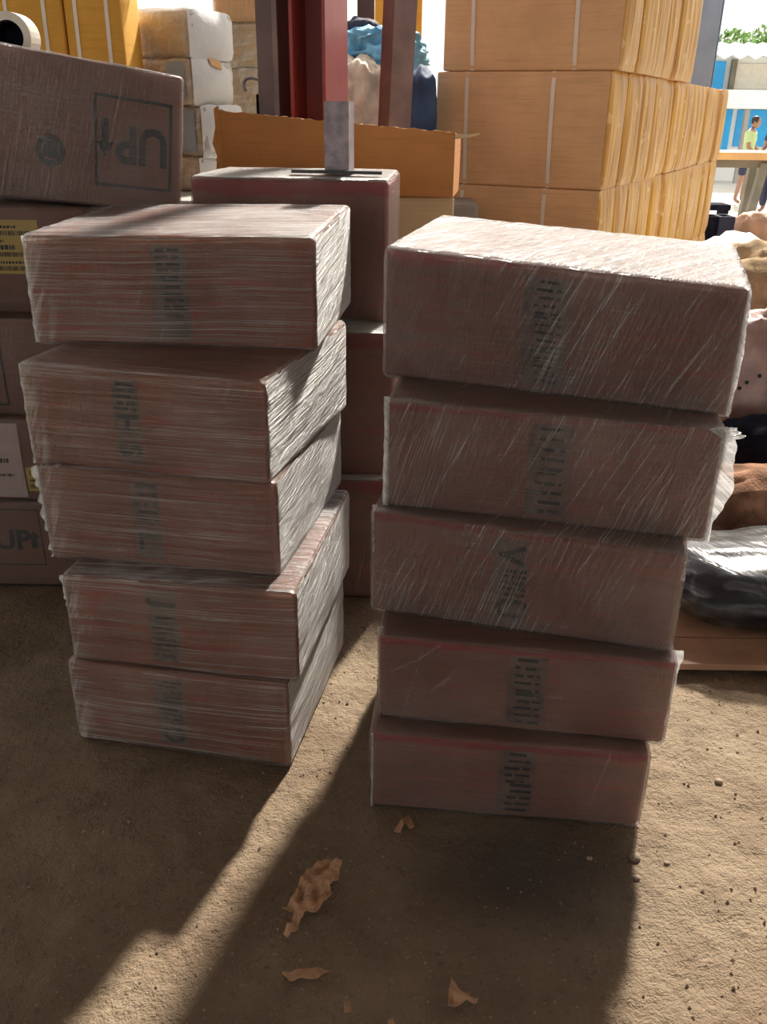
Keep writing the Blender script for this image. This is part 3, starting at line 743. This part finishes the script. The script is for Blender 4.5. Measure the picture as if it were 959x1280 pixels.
# columns of bales: heights from the photograph
zs = [PZ, at(230, 196, YB).z, at(230, 131, YB).z, at(230, 72, YB).z, at(230, 12, YB).z, at(230, 12, YB).z + .3]
zs[1] = max(zs[1], PZ + .1)
XL, XR = at(170, 100, YB).x, at(252, 100, YB).x
names = ['yellowish bale at the bottom of the white column, seen between the framed carton and tray',
         'white wrapped bale with grey-green patches, third from the top of its column',
         'white wrapped bale with an orange mark and grey patch on its wrapping',
         'pale bale near the frame top, left of the brown box post', 'white bundle at the very top of the bale column']
for k in range(4):
    dx = (-.02, .02, -.03, -.06)[k]
    ww = XR - XL + (.02, -.01, .03, .10)[k]
    c = box_corners((XL+XR)/2 + dx, YB + .02*(k % 2), zs[k], ww, .36, zs[k+1]-zs[k]-.004, rad(-24 - 3*(k % 2)))
    sb = Soft(c, .03, .02); t = thing('wrapped_bale', names[k], 'bale', sb.o, 0, GB)
    link('carton', sb.mesh('carton', (8, 6, 5)), ('carton_yellow', 'carton_pale', 'carton_pale', 'carton_pale')[k] if k else 'carton_tan', t)
    link('wrapping', sb.mesh('wrapping', (16, 12, 10), .006, wrinkle(.012, 4, 6, k*3.3)), 'film_white', t)
    vs = [sb.surf((sb.dim[0], sb.dim[1]*a_/8, sb.dim[2]*b_/6), .022 + .004*noise.noise(Vector((a_*.9, b_*.9, k)))) for a_ in range(9) for b_ in range(7)]
    link('bright_end', mesh('bright_end', vs, [(a_*7+b_, a_*7+7+b_, a_*7+8+b_, a_*7+b_+1) for a_ in range(8) for b_ in range(6)], None, True), 'white_sack', t)  # white sheet paints the bright right end of each bale
    if k in (1, 2): link('patch', rect_front(sb, 'patch', ww*.62, ww*.92, .03, sb.dim[2]*.9, .022), 'sheet_grey', t)['label'] = 'grey patch'
    if k == 2:
        L = [sb.surf((sb.dim[0], y_, z_), .030) for y_, z_ in ((.13, .19), (.22, .17), (.22, .2), (.13, .22))]
        link('mark', mesh('mark', L, [(0, 1, 2, 3)]), 'wood_orange', t)['label'] = 'orange mark'
for k in range(3):
    z0 = (PZ, at(310, 85, 5.7).z, at(310, 28, 5.7).z)[k]; z1 = (at(310, 85, 5.7).z, at(310, 28, 5.7).z, at(310, 28, 5.7).z + .4)[k]
    lb = ['tall pale bale squeezed between the white bales and the brown box post', 'pale bale above the tall one, beside the brown box post', 'tan carton at the top edge, beside the brown box post'][k]
    sb = Soft(box_corners(at(306, 100, 5.7).x + .0, 5.7, z0, .30, .34, z1-z0-.004, rad(-8 + 5*k)), .02, .012)
    t = thing('wrapped_bale', lb, 'bale', sb.o, 0, GB)
    link('carton', sb.mesh('carton', (6, 5, 5)), 'carton_tan' if k == 2 else 'carton_pale', t)
    link('wrapping', sb.mesh('wrapping', (10, 8, 8), .005, wrinkle(.008, 4, 6, 20+k)), 'film_yellow' if k == 2 else 'film_white', t)

# ---------------------------------------------------------------- heap of clothing behind the posts
def px_blob(name, label, cat, px, py, Y, wpx, hpx, dep, material, seed, **kw):
    p = at(px, py, Y); k = (Y*cos(TH) + (CH-p.z)*sin(TH))/F
    return blob(name, label, cat, p, (wpx*k/2, dep/2, hpx*k/2), material, seed, **kw)
px_blob('cloth_bale', 'big off-white furry bale of cloth behind the dark red column', 'bale', 450, 152, 5.15, 76, 150, .5, 'white_fur', 5, amp=.14, freq=2.5, sub=5, fine=.3)
px_blob('cloth_bale', 'dark denim bundle right of the leaning brown post', 'bale', 526, 156, 4.95, 42, 138, .35, 'denim', 8, amp=.12)
px_blob('cloth_bale', 'light blue crumpled bundle of clothes seen between the posts', 'bale', 478, 72, 5.35, 110, 66, .4, 'blue_cloth', 11, amp=.28, freq=2.6, sub=5, sharp=True)
px_blob('cloth_bale', 'white striped bundle in the slit left of the dark red column', 'bale', 356, 112, 5.1, 46, 130, .3, 'white_sack', 14, amp=.2, freq=3, sharp=True)
px_blob('cloth_bale', 'dark navy bundle at the top of the blue clothes heap', 'bale', 452, 62, 5.7, 60, 74, .3, 'cloth_navy', 16, amp=.2)
p = at(485, 20, 6.4)
carton('plain_carton', 'yellow carton in the slit between thin dark post and leaning brown post', 'carton', box_corners(p.x + .07, 6.4, PZ, .30, .3, 1.3), 'carton_yellow')
# black wire-framed chair part by the brown box post
p = at(352, 132, 4.75)
t = thing('folding_chair', 'black chair with a bent grey frame behind the tray, beside the brown post', 'chair', (p.x, 4.75, PZ))
hz = p.z - PZ + .05
MB().box(-.12, .13, -.02, .02, hz-.10, hz+.0).build('backrest', 'hide_dark', t, bevel=.01)
MB().box(-.12, .13, -.02, .22, hz*.5, hz*.5+.03).build('seat', 'hide_dark', t, bevel=.008)
for xx in (-.11, .12):
    MB().tube([(xx, 0, 0), (xx, 0, hz*.5)], .009).build('leg', 'steel', t)
    MB().tube([(xx, .2, 0), (xx, .2, hz*.5)], .009).build('leg', 'steel', t)
MB().tube([(-.10 + .075*cos(q/10*pi*1.3 + 2.6)*1.0, -.03, hz + .01 + .06*sin(pi - q/10*pi*1.3)) for q in range(11)], .009).build('armrest', 'steel', t)
MB().tube([(-.01, -.03, hz*.5), (-.01, -.03, hz-.02), (-.05, -.03, hz+.05)], .009).build('frame_tube', 'steel', t)

# ---------------------------------------------------------------- big tan cartons and their yellow rows receding to the right
P0 = at(545, 150, 5.05); YAW = rad(-27)
ux, uy = Vector((cos(YAW), sin(YAW), 0)), Vector((-sin(YAW), cos(YAW), 0))
P1 = P0 + ux*((at(752, 150, 4.78).x - P0.x)/ux.x)
BW = (P1-P0).length
step = (Vector((at(895, 180, 7.9).x, 7.9, 0)) - Vector((P1.x, P1.y, 0)))/11.4
dpt = step.dot(uy) - .004
lz = at(640, 232, 4.9).z
lev = [0, lz/2 - .01, lz - .0, at(640, 89, 4.9).z, at(640, 89, 4.9).z + .55]
ORD = ['first', 'second', 'third', 'fourth', 'fifth', 'sixth', 'seventh', 'eighth', 'ninth', 'tenth', 'eleventh', 'twelfth']
RN = ['bottom row', 'second row', 'third row', 'top row']
cache = {}
def row_carton(k, q):
    h = lev[k+1]-lev[k]; key = (k, q == 0, q % 3)
    off = Vector((P0.x, P0.y, 0)) + step*q + ux*((random.random()-.5)*.03 if q else 0)
    lo = (0, 0, 0, .03)[k]
    loc = off + ux*(BW/2 + lo); loc.z = lev[k] + .001
    if q == 0: lab = 'wide tan strapped carton at the near end of the right block, %s' % RN[k]
    else: lab = '%s narrow yellow-sided carton from the front in the right block, %s' % (ORD[q], RN[k])
    grp = 'tan cartons in rows behind the right stack'
    if key in cache: return dup(cache[key], loc, lab)
    t = thing('row_carton', lab, 'carton', loc, YAW, grp); cache[key] = t
    sb = Soft([(-BW/2,0,0),(BW/2,0,0),(BW/2,dpt,0),(-BW/2,dpt,0),(-BW/2,0,h-.002),(BW/2,0,h-.002),(BW/2,dpt,h-.002),(-BW/2,dpt,h-.002)], .012, .008)
    sb.o = Vector((0, 0, 0))
    link('carton', sb.mesh('carton', (8, 4, 5)), 'carton_tan', t)
    # pleated yellow sheet over the right end, painting the carton's sunlit side
    vs = []; fs = []; nv = 10; nu = 14; uvs = []
    sd_ = k*5 + q
    for i in range(nu+1):
        for j in range(nv+1):
            y = dpt*i/nu; z = (h-.002)*j/nv
            pl = .010*abs(noise.noise(Vector((y*28, z*1.6, sd_)))) + .006*noise.noise(Vector((y*60, z*2.5, sd_+2)))
            edge = min(1, min(i, nu-i)/1.5)*min(1, (min(j, nv-j)+.5)/1.2)
            vs.append(sb.surf((BW, y, z), .003 + max(0, pl + .004)*edge))
    for i in range(nu):
        for j in range(nv):
            a_ = i*(nv+1)+j; fs.append((a_, a_+nv+1, a_+nv+2, a_+1)); uvs.append([((dpt*(f//(nv+1))/nu), h*(f % (nv+1))/nv) for f in fs[-1]])
    link('sunlit_side', mesh('sunlit_side', vs, fs, uvs, True), 'sunlit_yellow', t)
    if q == 0:
        for s in (.20, .70) if k != 3 else (.18, .76):
            vs = []; fs = []
            for j in range(9):
                for du in (-.010, .010): vs.append(sb.surf((s*BW + du - .012*j/8, 0, h*j/8), .003))
            for j in range(8): fs.append((j*2, j*2+1, j*2+3, j*2+2))
            link('strap', mesh('strap', vs, fs), 'strap', t)
    return t
m, nt = mat('sunlit_yellow'); g = G(nt); uv = g.rnd(g.uv())
f1 = g.noise(g.map(uv, (45, 2.5, 1)), 1., 3); f2 = g.noise(uv, 9, 3)
c = g.mix(g.ramp(f1, .35, .7), (.42, .19, .006), (.70, .38, .025)); c = g.mix(g.ramp(f2, .62, .68, 0, .3), c, (.90, .72, .42))
g.out(g.bsdf(c, .40, g.bump(f1, .5, .01), 0, .2)); M['sunlit_yellow'] = m
for k in range(4):
    for q in range(6 if k == 3 else 12): row_carton(k, q)

# ---------------------------------------------------------------- right edge: textiles in plastic on a board
t = thing('pallet_board', 'pale wooden pallet board on the floor under the textiles at the right edge', 'pallet', (1.45, 2.17, .0))
for y in (.0, .15, .30, .45, .60):
    MB().box(-.6, .8, y, y+.142, .012, .032).build('plank', 'wood_pale', t)
for xx in (-.42, .1, .66):
    MB().box(xx, xx+.06, .03, .70, .0, .012).build('batten', 'wood_pale', t)
bag = thing('plastic_bag', 'clear plastic bag of dark cloth on the pallet board at the right edge', 'bag', (1.40, 2.47, .034))
blob('contents', None, None, (0, .0, .112), (.53, .20, .105), 'hide_dark', 21, .10, 2, 4, -.108, bag)
blob('clear_film', None, None, (0, .0, .122), (.57, .235, .128), 'film_clear', 21, .10, 2.4, 5, -.119, bag)
def place(name, label, cat, px, py, Y, size, material, seed, **kw):
    return blob(name, label, cat, at(px, py, Y), size, material, seed, **kw)
def heap(name, label, px, py_top, Y, sx, sy, material, seed, **kw):
    p = at(px, py_top, Y); h = p.z/2/1.03
    return blob(name, label, name.split('_')[-1], (p.x, Y, h*1.02), (sx, sy, h), material, seed, **kw)
heap('fleece_bundle', 'brown fleecy bundle behind the clear plastic bag at the right edge', 976, 580, 2.88, .36, .17, 'fleece', 31, amp=.12, freq=2.4, sub=5, fine=.12)
heap('hide_bundle', 'bundle painted dark for the shadow above the brown fleece at the right edge', 990, 512, 3.25, .30, .15, 'hide_dark', 35, amp=.10, flat=-.28)  # near-black colour carries the shade beneath the pink sack
ps_ = heap('printed_sack', 'pinkish plastic sack with small dark marks, right of the top right carton', 985, 378, 3.62, .32, .19, 'pink_sheet', 39, amp=.14, freq=2.2, sub=5, sharp=True, flat=-.42)
from mathutils.bvhtree import BVHTree
bv = BVHTree.FromPolygons([v.co + ps_.location for v in ps_.data.vertices], [tuple(p.vertices) for p in ps_.data.polygons])
cp = Vector((0, 0, CH)); mk = []
for px, py in ((914, 491), (925, 485), (934, 478), (950, 470)):
    hit = bv.ray_cast(cp, (at(px, py, 3) - cp).normalized())
    if hit[0] is None: continue
    a_ = hit[1].orthogonal().normalized(); b_ = hit[1].cross(a_)
    q = hit[0] + hit[1]*.003 - ps_.location
    mk.append(mesh('m', [q + (a_*cos(k*pi/3) + b_*sin(k*pi/3))*.009 for k in range(6)], [tuple(range(6))]))
link('printed_marks', merge('printed_marks', mk), 'ink', ps_)['kind'] = 'stuff'
heap('burlap_bundle', 'tan burlap bundle at the back of the textiles at the right edge', 985, 292, 4.12, .46, .26, 'burlap', 43, amp=.13, freq=2.4, sub=5, fine=.08, flat=-.47)
heap('white_sack', 'white woven sack lying beyond the top right carton', 918, 284, 5.4, .36, .26, 'white_sack', 47, amp=.09, freq=3, sharp=True)

# ---------------------------------------------------------------- far right: steel column, sheet wall, yard
t = hsec('steel_column', 'blue-grey steel column leaning at the shed edge, beyond the yellow rows', 872, 8.6, .15, .16, .016, rad(-25), 4.2, 'steel_blue'); t.rotation_euler.y = .0
p = at(845, 60, 9.1)
t = thing('corrugated_panel', 'grey corrugated metal sheet between the yellow cartons and the blue-grey column', 'panel', (p.x - .65, 9.1, 0))
mb = MB(); n = 60; L = .93
for i in range(n+1):
    x_ = L*i/n; y_ = .012*sin(x_*2*pi/.076)
    mb.v += [(x_, y_, 0), (x_, y_, 4), (x_, y_+.004, 4), (x_, y_+.004, 0)]
for i in range(n):
    for k in range(4): mb.f.append((i*4+k, i*4+(k+1) % 4, i*4+4+(k+1) % 4, i*4+4+k))
mb.f += [(3, 2, 1, 0), (n*4, n*4+1, n*4+2, n*4+3)]
mb.build('sheet', 'sheet_grey', t)
for z in (1.55, 2.0, 2.5): MB().box(0, .93, -.05, -.014, z, z+.05).build('rail', 'steel_blue', t)

# yard building
YBD = 26.
b0 = at(880, 100, YBD).x; b1 = b0 + 9
def zz(py): return at(930, py, YBD).z
t = thing('yard_building', 'white building with bright blue panels across the sunny yard', 'building', (b0, YBD, GZ))
H1, H2, H3 = zz(136)-GZ, zz(113)-GZ, zz(73)-GZ
MB().box(-2, 9, .5, 2.9, 0, H3 + .09).build('wall', 'white_wall', t)
MB().box(-2, 9, -.6, .5, H1, H2).build('canopy', 'white_wall', t)
w1 = at(918, 100, YBD).x - b0
ps_ = [(-.6, at(919, 90, YBD).x-b0-.1, H2+.02, H3-.05, 'cyan_panel', 'window_panel'), (at(924, 160, YBD).x-b0+.08, 8, .9, H1-.02, 'cyan_panel', 'window_panel'), (-.5, at(921, 160, YBD).x-b0, .4, H1-.02, 'cyan_panel', 'window_panel'), (at(924, 90, YBD).x-b0, 8, H2+.05, H3-.1, 'cream', 'shutter')]
for x0, x1, z0, z1, mm, nm in ps_: MB().box(x0, x1, .44, .5, z0, z1).build(nm, mm, t)
for pxx in (921, ): MB().box(at(pxx, 160, YBD).x-b0, at(pxx, 160, YBD).x-b0+.12, -.5, -.38, 0, H1).build('pillar', 'concrete', t)
MB().box(at(920, 90, YBD).x-b0, at(920, 90, YBD).x-b0+.13, .3, .43, H2, H3).build('drainpipe', 'wood_grey', t)
mb = MB(); n = 110
for i in range(n+1):
    x_ = -2 + 11*i/n; dz = .05*sin(x_*2*pi/.4)
    mb.v += [(x_, -.5, H3+dz), (x_, 3.0, H3+.5+dz), (x_, 3.0, H3+.53+dz), (x_, -.5, H3+.03+dz)]
for i in range(n):
    for k in range(4): mb.f.append((i*4+k, i*4+(k+1) % 4, i*4+4+(k+1) % 4, i*4+4+k))
mb.f += [(3, 2, 1, 0), (n*4, n*4+1, n*4+2, n*4+3)]
mb.build('roof', 'white_wall', t)
# trees beyond the roof
for k, (pxx, pyt, Y_, lb) in enumerate(((918, 36, 34, 'hazy green tree above the white roof, nearer the blue-grey column'), (962, 32, 39, 'hazy green tree above the white roof, at the right frame edge'), (356, 58, 22, 'green shrub far behind, seen in the slit left of the dark red column'))):
    p = at(pxx, pyt, Y_)
    t = thing('yard_tree', lb, 'tree', (p.x, Y_, GZ), 0, 'trees beyond the yard')
    hgt = p.z - GZ
    MB().tube([(0, 0, 0), (.05, 0, hgt*.5), (0, .05, hgt*.8)], [.16, .12, .06], 8).build('trunk', 'bark', t)
    cr = []; rn = random.Random(k)
    vs = []; fs = []
    for q in range(1500):
        d = Vector((rn.gauss(0, 1), rn.gauss(0, 1), rn.gauss(0, 1))).normalized()*(rn.random()**.4)
        c = Vector((d.x*1.3*(.6 if k == 2 else 1), d.y*1.2, hgt*.72 + d.z*hgt*.28)); a_ = Vector((rn.gauss(0, 1), rn.gauss(0, 1), rn.gauss(0, 1))).normalized()*.13; b_ = a_.orthogonal().normalized()*.08
        i0 = len(vs); vs += [c-a_, c+b_, c+a_, c-b_]; fs.append((i0, i0+1, i0+2, i0+3))
    o = link('crown', mesh('crown', vs, fs), 'leaf', t); o['kind'] = 'stuff'

# table in the yard
p = at(905, 192, 12.5)
t = thing('work_table', 'long work table with an orange top in the sunny yard, before the man', 'table', (p.x - .05, 12.5, GZ))
tz = p.z - GZ
MB().box(-.2, 2.2, -.35, .45, tz-.06, tz+.03).build('tabletop', 'wood_orange', t)
MB().box(-.1, 2.1, -.2, .3, tz-.16, tz-.06).build('apron', 'wood_grey', t)
for pxx, yy, lx in ((936, -.2, -.07), (945, .3, -.02), (1010, -.2, 0), (1010, .3, 0)):
    x_ = at(pxx, 240, 12.5).x - t.location.x
    MB().hexa([(x_-.05+lx, yy-.05, 0), (x_+.05+lx, yy-.05, 0), (x_+.05+lx, yy+.05, 0), (x_-.05+lx, yy+.05, 0), (x_-.05-lx, yy-.05, tz-.10), (x_+.05-lx, yy-.05, tz-.10), (x_+.05-lx, yy+.05, tz-.10), (x_-.05-lx, yy+.05, tz-.10)]).build('leg', 'wood_grey', t)
# odds and ends on the ground before the table
def small(name, label, cat, px, py, Y, wpx, hpx, dep, material, seed, **kw): return px_blob(name, label, cat, px, py, Y, wpx, hpx, dep, material, seed, **kw)
heap('brown_sack', 'brown paper sack slumped by the table legs in the yard', 946, 262, 9.38, .24, .15, 'wood_pale', 51, amp=.14, freq=2.4, sharp=True)
def crate(label, px, py_t, Y, w, h, d, material, cat='crate'):
    p = at(px, py_t, Y); t = thing('crate', label, cat, (p.x, Y, p.z - h))
    MB().box(-w/2, w/2, 0, .02, 0, h).build('side_panel', material, t); MB().box(-w/2, w/2, d-.02, d, 0, h).build('side_panel', material, t)
    MB().box(-w/2, -w/2+.02, .02, d-.02, 0, h).build('end_panel', material, t); MB().box(w/2-.02, w/2, .02, d-.02, 0, h).build('end_panel', material, t)
    MB().box(-w/2+.02, w/2-.02, .02, d-.02, 0, .02).build('bottom_panel', material, t)
    return t
crate('dark navy crate on the floor beyond the yellow rows, right-hand one', 911, 271, 9.0, .15, at(911, 271, 9.0).z, .25, 'cloth_navy')
crate('dark grey crate beside the navy crate, beyond the yellow rows', 893, 271, 9.03, .13, at(897, 271, 9.03).z, .25, 'hide_dark')
t = thing('black_bench', 'low black bench among the clutter beyond the yellow rows', 'bench', (at(890, 255, 10.2).x, 10.2, GZ))
hb = at(892, 256, 10.2).z - GZ
MB().box(-.2, .22, 0, .3, hb-.06, hb).build('bench_top', 'hide_dark', t)
for xx in (-.18, .17):
    MB().box(xx, xx+.04, .02, .28, 0, hb-.06).build('leg', 'hide_dark', t)
o = small('white_bag', 'white bag slumped behind the crates in the yard', 'bag', 916, 268, 11.0, 26, 30, .3, 'white_sack', 55, amp=.2, sharp=True); o.location.z = GZ + .15

# ---------------------------------------------------------------- people in the yard
def skin_mesh(name, verts, edges, radii, material, parent, sub=2, root=0):
    me = bpy.data.meshes.new(name); me.from_pydata(verts, edges, [])
    o = link(name, me, material, parent)
    if not me.skin_vertices: me.attributes  # skin layer is added with the modifier
    sk = o.modifiers.new('skin', 'SKIN'); sk.use_smooth_shade = True
    for i, r in enumerate(radii):
        v = me.skin_vertices[0].data[i]; v.radius = r if isinstance(r, tuple) else (r, r); v.use_root = (i == root)
    ss = o.modifiers.new('subdiv', 'SUBSURF'); ss.levels = ss.render_levels = sub
    return o
def man(label, loc, h, rz, shirt, shorts, long=False):
    t = thing('person', label, 'person', loc, rz); k = h/1.7
    V = [(0,0,.93),(0,.0,1.10),(0,.01,1.30),(0,.0,1.42),(0,-.03,1.50),
         (.10,0,.86),(.11,-.02,.48),(.12,.02,.09),(.12,-.10,.035),
         (-.10,0,.86),(-.12,.03,.48),(-.14,.08,.09),(-.14,-.04,.035),
         (.19,0,1.39),(.23,-.05,1.12),(.20,-.25,.98),(.18,-.33,.97),
         (-.19,0,1.39),(-.23,-.05,1.12),(-.20,-.25,.98),(-.18,-.33,.97)]
    E_ = [(0,1),(1,2),(2,3),(3,4),(0,5),(5,6),(6,7),(7,8),(0,9),(9,10),(10,11),(11,12),(3,13),(13,14),(14,15),(15,16),(3,17),(17,18),(18,19),(19,20)]
    R_ = [.12,(.13,.10),(.15,.11),.09,.05,.085,.055,.04,.035,.085,.055,.04,.035,.055,.042,.032,.03,.055,.042,.032,.03]
    sc = lambda L: [tuple(c*k for c in p) for p in L]; rs = lambda L: [tuple(c*k for c in r) if isinstance(r, tuple) else r*k for r in L]
    skin_mesh('body', sc(V), E_, rs(R_), 'skin', t)
    # head with face
    hd = blob('head', None, None, (0, -.06*k, 1.60*k), (.078*k, .095*k, .115*k), 'skin', 0, .0, 1, 3, None, t)
    for v in hd.data.vertices:
        c = v.co
        if c.y < 0:
            c.y -= .02*k*math.exp(-((c.x/(.014*k))**2 + ((c.z+.005*k)/(.022*k))**2))
            for s in (-1, 1): c.y += .010*k*math.exp(-(((c.x-s*.03*k)/(.014*k))**2 + ((c.z-.02*k)/(.010*k))**2))
            c.y += .006*k*math.exp(-((c.x/(.022*k))**2 + ((c.z+.045*k)/(.006*k))**2))
    blob('hair', None, None, (0, .012*k, .030*k), (.085*k, .092*k, .098*k), 'hair', 4, .05, 3, 3, None, hd)
    for s in (-1, 1): blob('ear', None, None, (s*.078*k, .005*k, -.005*k), (.012*k, .02*k, .03*k), 'skin', 0, 0, 1, 2, None, hd)
    # clothing
    skin_mesh('shirt', sc([(0,0,.90),(0,0,1.10),(0,.01,1.30),(0,0,1.41),(.17,0,1.40),(.225,-.03,1.20),(-.17,0,1.40),(-.225,-.03,1.20)]),
              [(0,1),(1,2),(2,3),(3,4),(4,5),(3,6),(6,7)], rs([(.15,.125),(.15,.12),(.17,.13),.10,.075,.065,.075,.065]), shirt, t)
    lz = .12 if long else .55
    skin_mesh('trousers' if long else 'shorts', sc([(0,0,.90),(.10,0,.82),(.115,-.015,lz),(-.10,0,.82),(-.125,.03,lz)]), [(0,1),(1,2),(0,3),(3,4)],
              rs([(.145,.125),.11,.08 if not long else .065,.11,.08 if not long else .065]), shorts, t)
    for s, hx in ((1, .18), (-1, -.18)):
        for f in range(5):
            a_ = (-.02 + .011*f)*s; ln = (.045, .07, .075, .07, .055)[f]
            MB().tube([Vector((hx + a_*(1.0), -.335, .972 - (.01 if f == 0 else 0)))*k, Vector((hx + a_*1.4, -.335-ln*.6, .965))*k, Vector((hx + a_*1.4, -.335-ln, .945))*k], [.009*k, .008*k, .006*k], 6).build('finger', 'skin', t, smooth=True)
    return t
Yp = 19.5; p = at(925, 247, Yp)
hp = (at(925, 146, Yp).z - at(925, 247, Yp).z)
man('man in a pale green tee and dark shorts standing behind the yard table', (p.x+.02, Yp, GZ), hp*.99 if False else at(925, 146, Yp).z - GZ, rad(55), 'shirt_green', 'cloth_navy')
p = at(957, 247, 17.5)
man('person in a dark navy shirt and trousers at the right frame edge in the yard', (p.x+.06, 17.5, GZ), at(957, 140, 17.5).z - GZ, rad(-60), 'cloth_navy', 'cloth_navy', True)

# ---------------------------------------------------------------- scraps and stones on the floor
def on_floor(px, py):
    lo, hi = .3, 8.
    for _ in range(50):
        m_ = (lo+hi)/2
        if at(px, py, m_).z > 0: lo = m_
        else: hi = m_
    return at(px, py, lo)
def scrap(label, outline, seed, amp=.010, name='paper_scrap'):
    pts = [on_floor(*p) for p in outline]; c = sum(pts, Vector())/len(pts); c.z = floor_z(c.x, c.y)
    bm = bmesh.new(); f = bm.faces.new([bm.verts.new(p - c) for p in pts])
    bmesh.ops.triangulate(bm, faces=[f])
    bmesh.ops.subdivide_edges(bm, edges=bm.edges[:], cuts=3, use_grid_fill=True)
    bmesh.ops.subdivide_edges(bm, edges=bm.edges[:], cuts=1, use_grid_fill=True)
    for v in bm.verts:
        q = v.co*30 + Vector((seed, 0, 0)); r = 1 - abs(noise.noise(q))*2
        v.co.z = .004 + amp*max(0, .5 + r*.8 + .3*noise.noise(q*2.3)); v.co += Vector((noise.noise(q*1.1+Vector((5,0,0))), noise.noise(q*1.1+Vector((0,5,0))), 0))*.005
    ret = bmesh.ops.extrude_face_region(bm, geom=bm.faces[:])
    for v in [e for e in ret['geom'] if isinstance(e, bmesh.types.BMVert)]: v.co.z += .0022
    bmesh.ops.recalc_face_normals(bm, faces=bm.faces[:])
    me = bpy.data.meshes.new(name); bm.to_mesh(me); bm.free()
    return tag(link(name, me, 'paper', None, c), label, 'paper', 'brown paper scraps on the floor')
scrap('largest crumpled brown paper scrap on the floor, between the two shadows', [(398,1084),(428,1083),(425,1100),(413,1112),(416,1124),(398,1141),(383,1145),(372,1166),(360,1180),(356,1172),(366,1158),(368,1146),(355,1144),(368,1126),(378,1104)], 1, .016)
scrap('small forked paper scrap close under the right stack', [(494,1038),(503,1025),(512,1020),(520,1034),(514,1036),(508,1029),(501,1040)], 2, .006)
scrap('long narrow paper strip on the floor, below the largest scrap', [(354,1217),(372,1213),(400,1209),(412,1213),(398,1223),(378,1222),(364,1226)], 3, .006)
scrap('jagged paper piece on the floor at the lower centre edge', [(563,1229),(574,1238),(588,1243),(586,1250),(598,1252),(594,1257),(582,1256),(568,1263),(559,1258),(561,1246)], 4, .012)
scrap('tiny paper chip near the bottom edge, left of the jagged piece', [(431,1250),(439,1250),(441,1265),(430,1266)], 5, .004)
scrap('paper chip cut by the bottom edge of the frame', [(483,1275),(490,1274),(493,1281),(484,1284)], 6, .004)
for px, py, r, lb in ((795, 1070, .011, 'larger grey stone beside the right stack shadow edge'), (900, 974, .009, 'dark stone on the sunlit floor at right'), (835, 1076, .006, 'small pale stone on the sunlit floor'), (738, 1069, .006, 'small stone in the shadow just before the right stack'), (797, 1094, .007, 'dark pebble under the larger grey stone')):
    p = on_floor(px, py); p.z = floor_z(p.x, p.y) + r*.35
    tag(blob('stone', None, None, p, (r*1.2, r, r*.7), 'stone', px*.1, .2, 1.5, 2), lb, 'stone', 'loose stones on the floor')
# grit: uncountable crumbs of earth
rn = random.Random(7); mb = MB()
for q in range(3500):
    x_, y_ = rn.uniform(-1.0, 1.3), rn.uniform(.85, 2.3)
    if rn.random() > .3 + .7*max(0, noise.noise(Vector((x_*3, y_*3, 2)))+.3): continue
    r = .0013 + .0045*rn.random()**4; i0 = len(mb.v); a_ = rn.random()*6
    z = floor_z(x_, y_) + r*.2
    mb.v += [(x_+r*cos(a_), y_+r*sin(a_), z), (x_+r*cos(a_+2.1), y_+r*sin(a_+2.1), z), (x_+r*cos(a_+4.2), y_+r*sin(a_+4.2), z), (x_, y_, z+r), (x_, y_, z-r)]
    for k in range(3): mb.f += [(i0+k, i0+(k+1) % 3, i0+3), (i0+(k+1) % 3, i0+k, i0+4)]
o = mb.build('grit', 'stone'); o['kind'] = 'stuff'; tag(o, 'fine grit and earth crumbs scattered over the floor', 'grit')
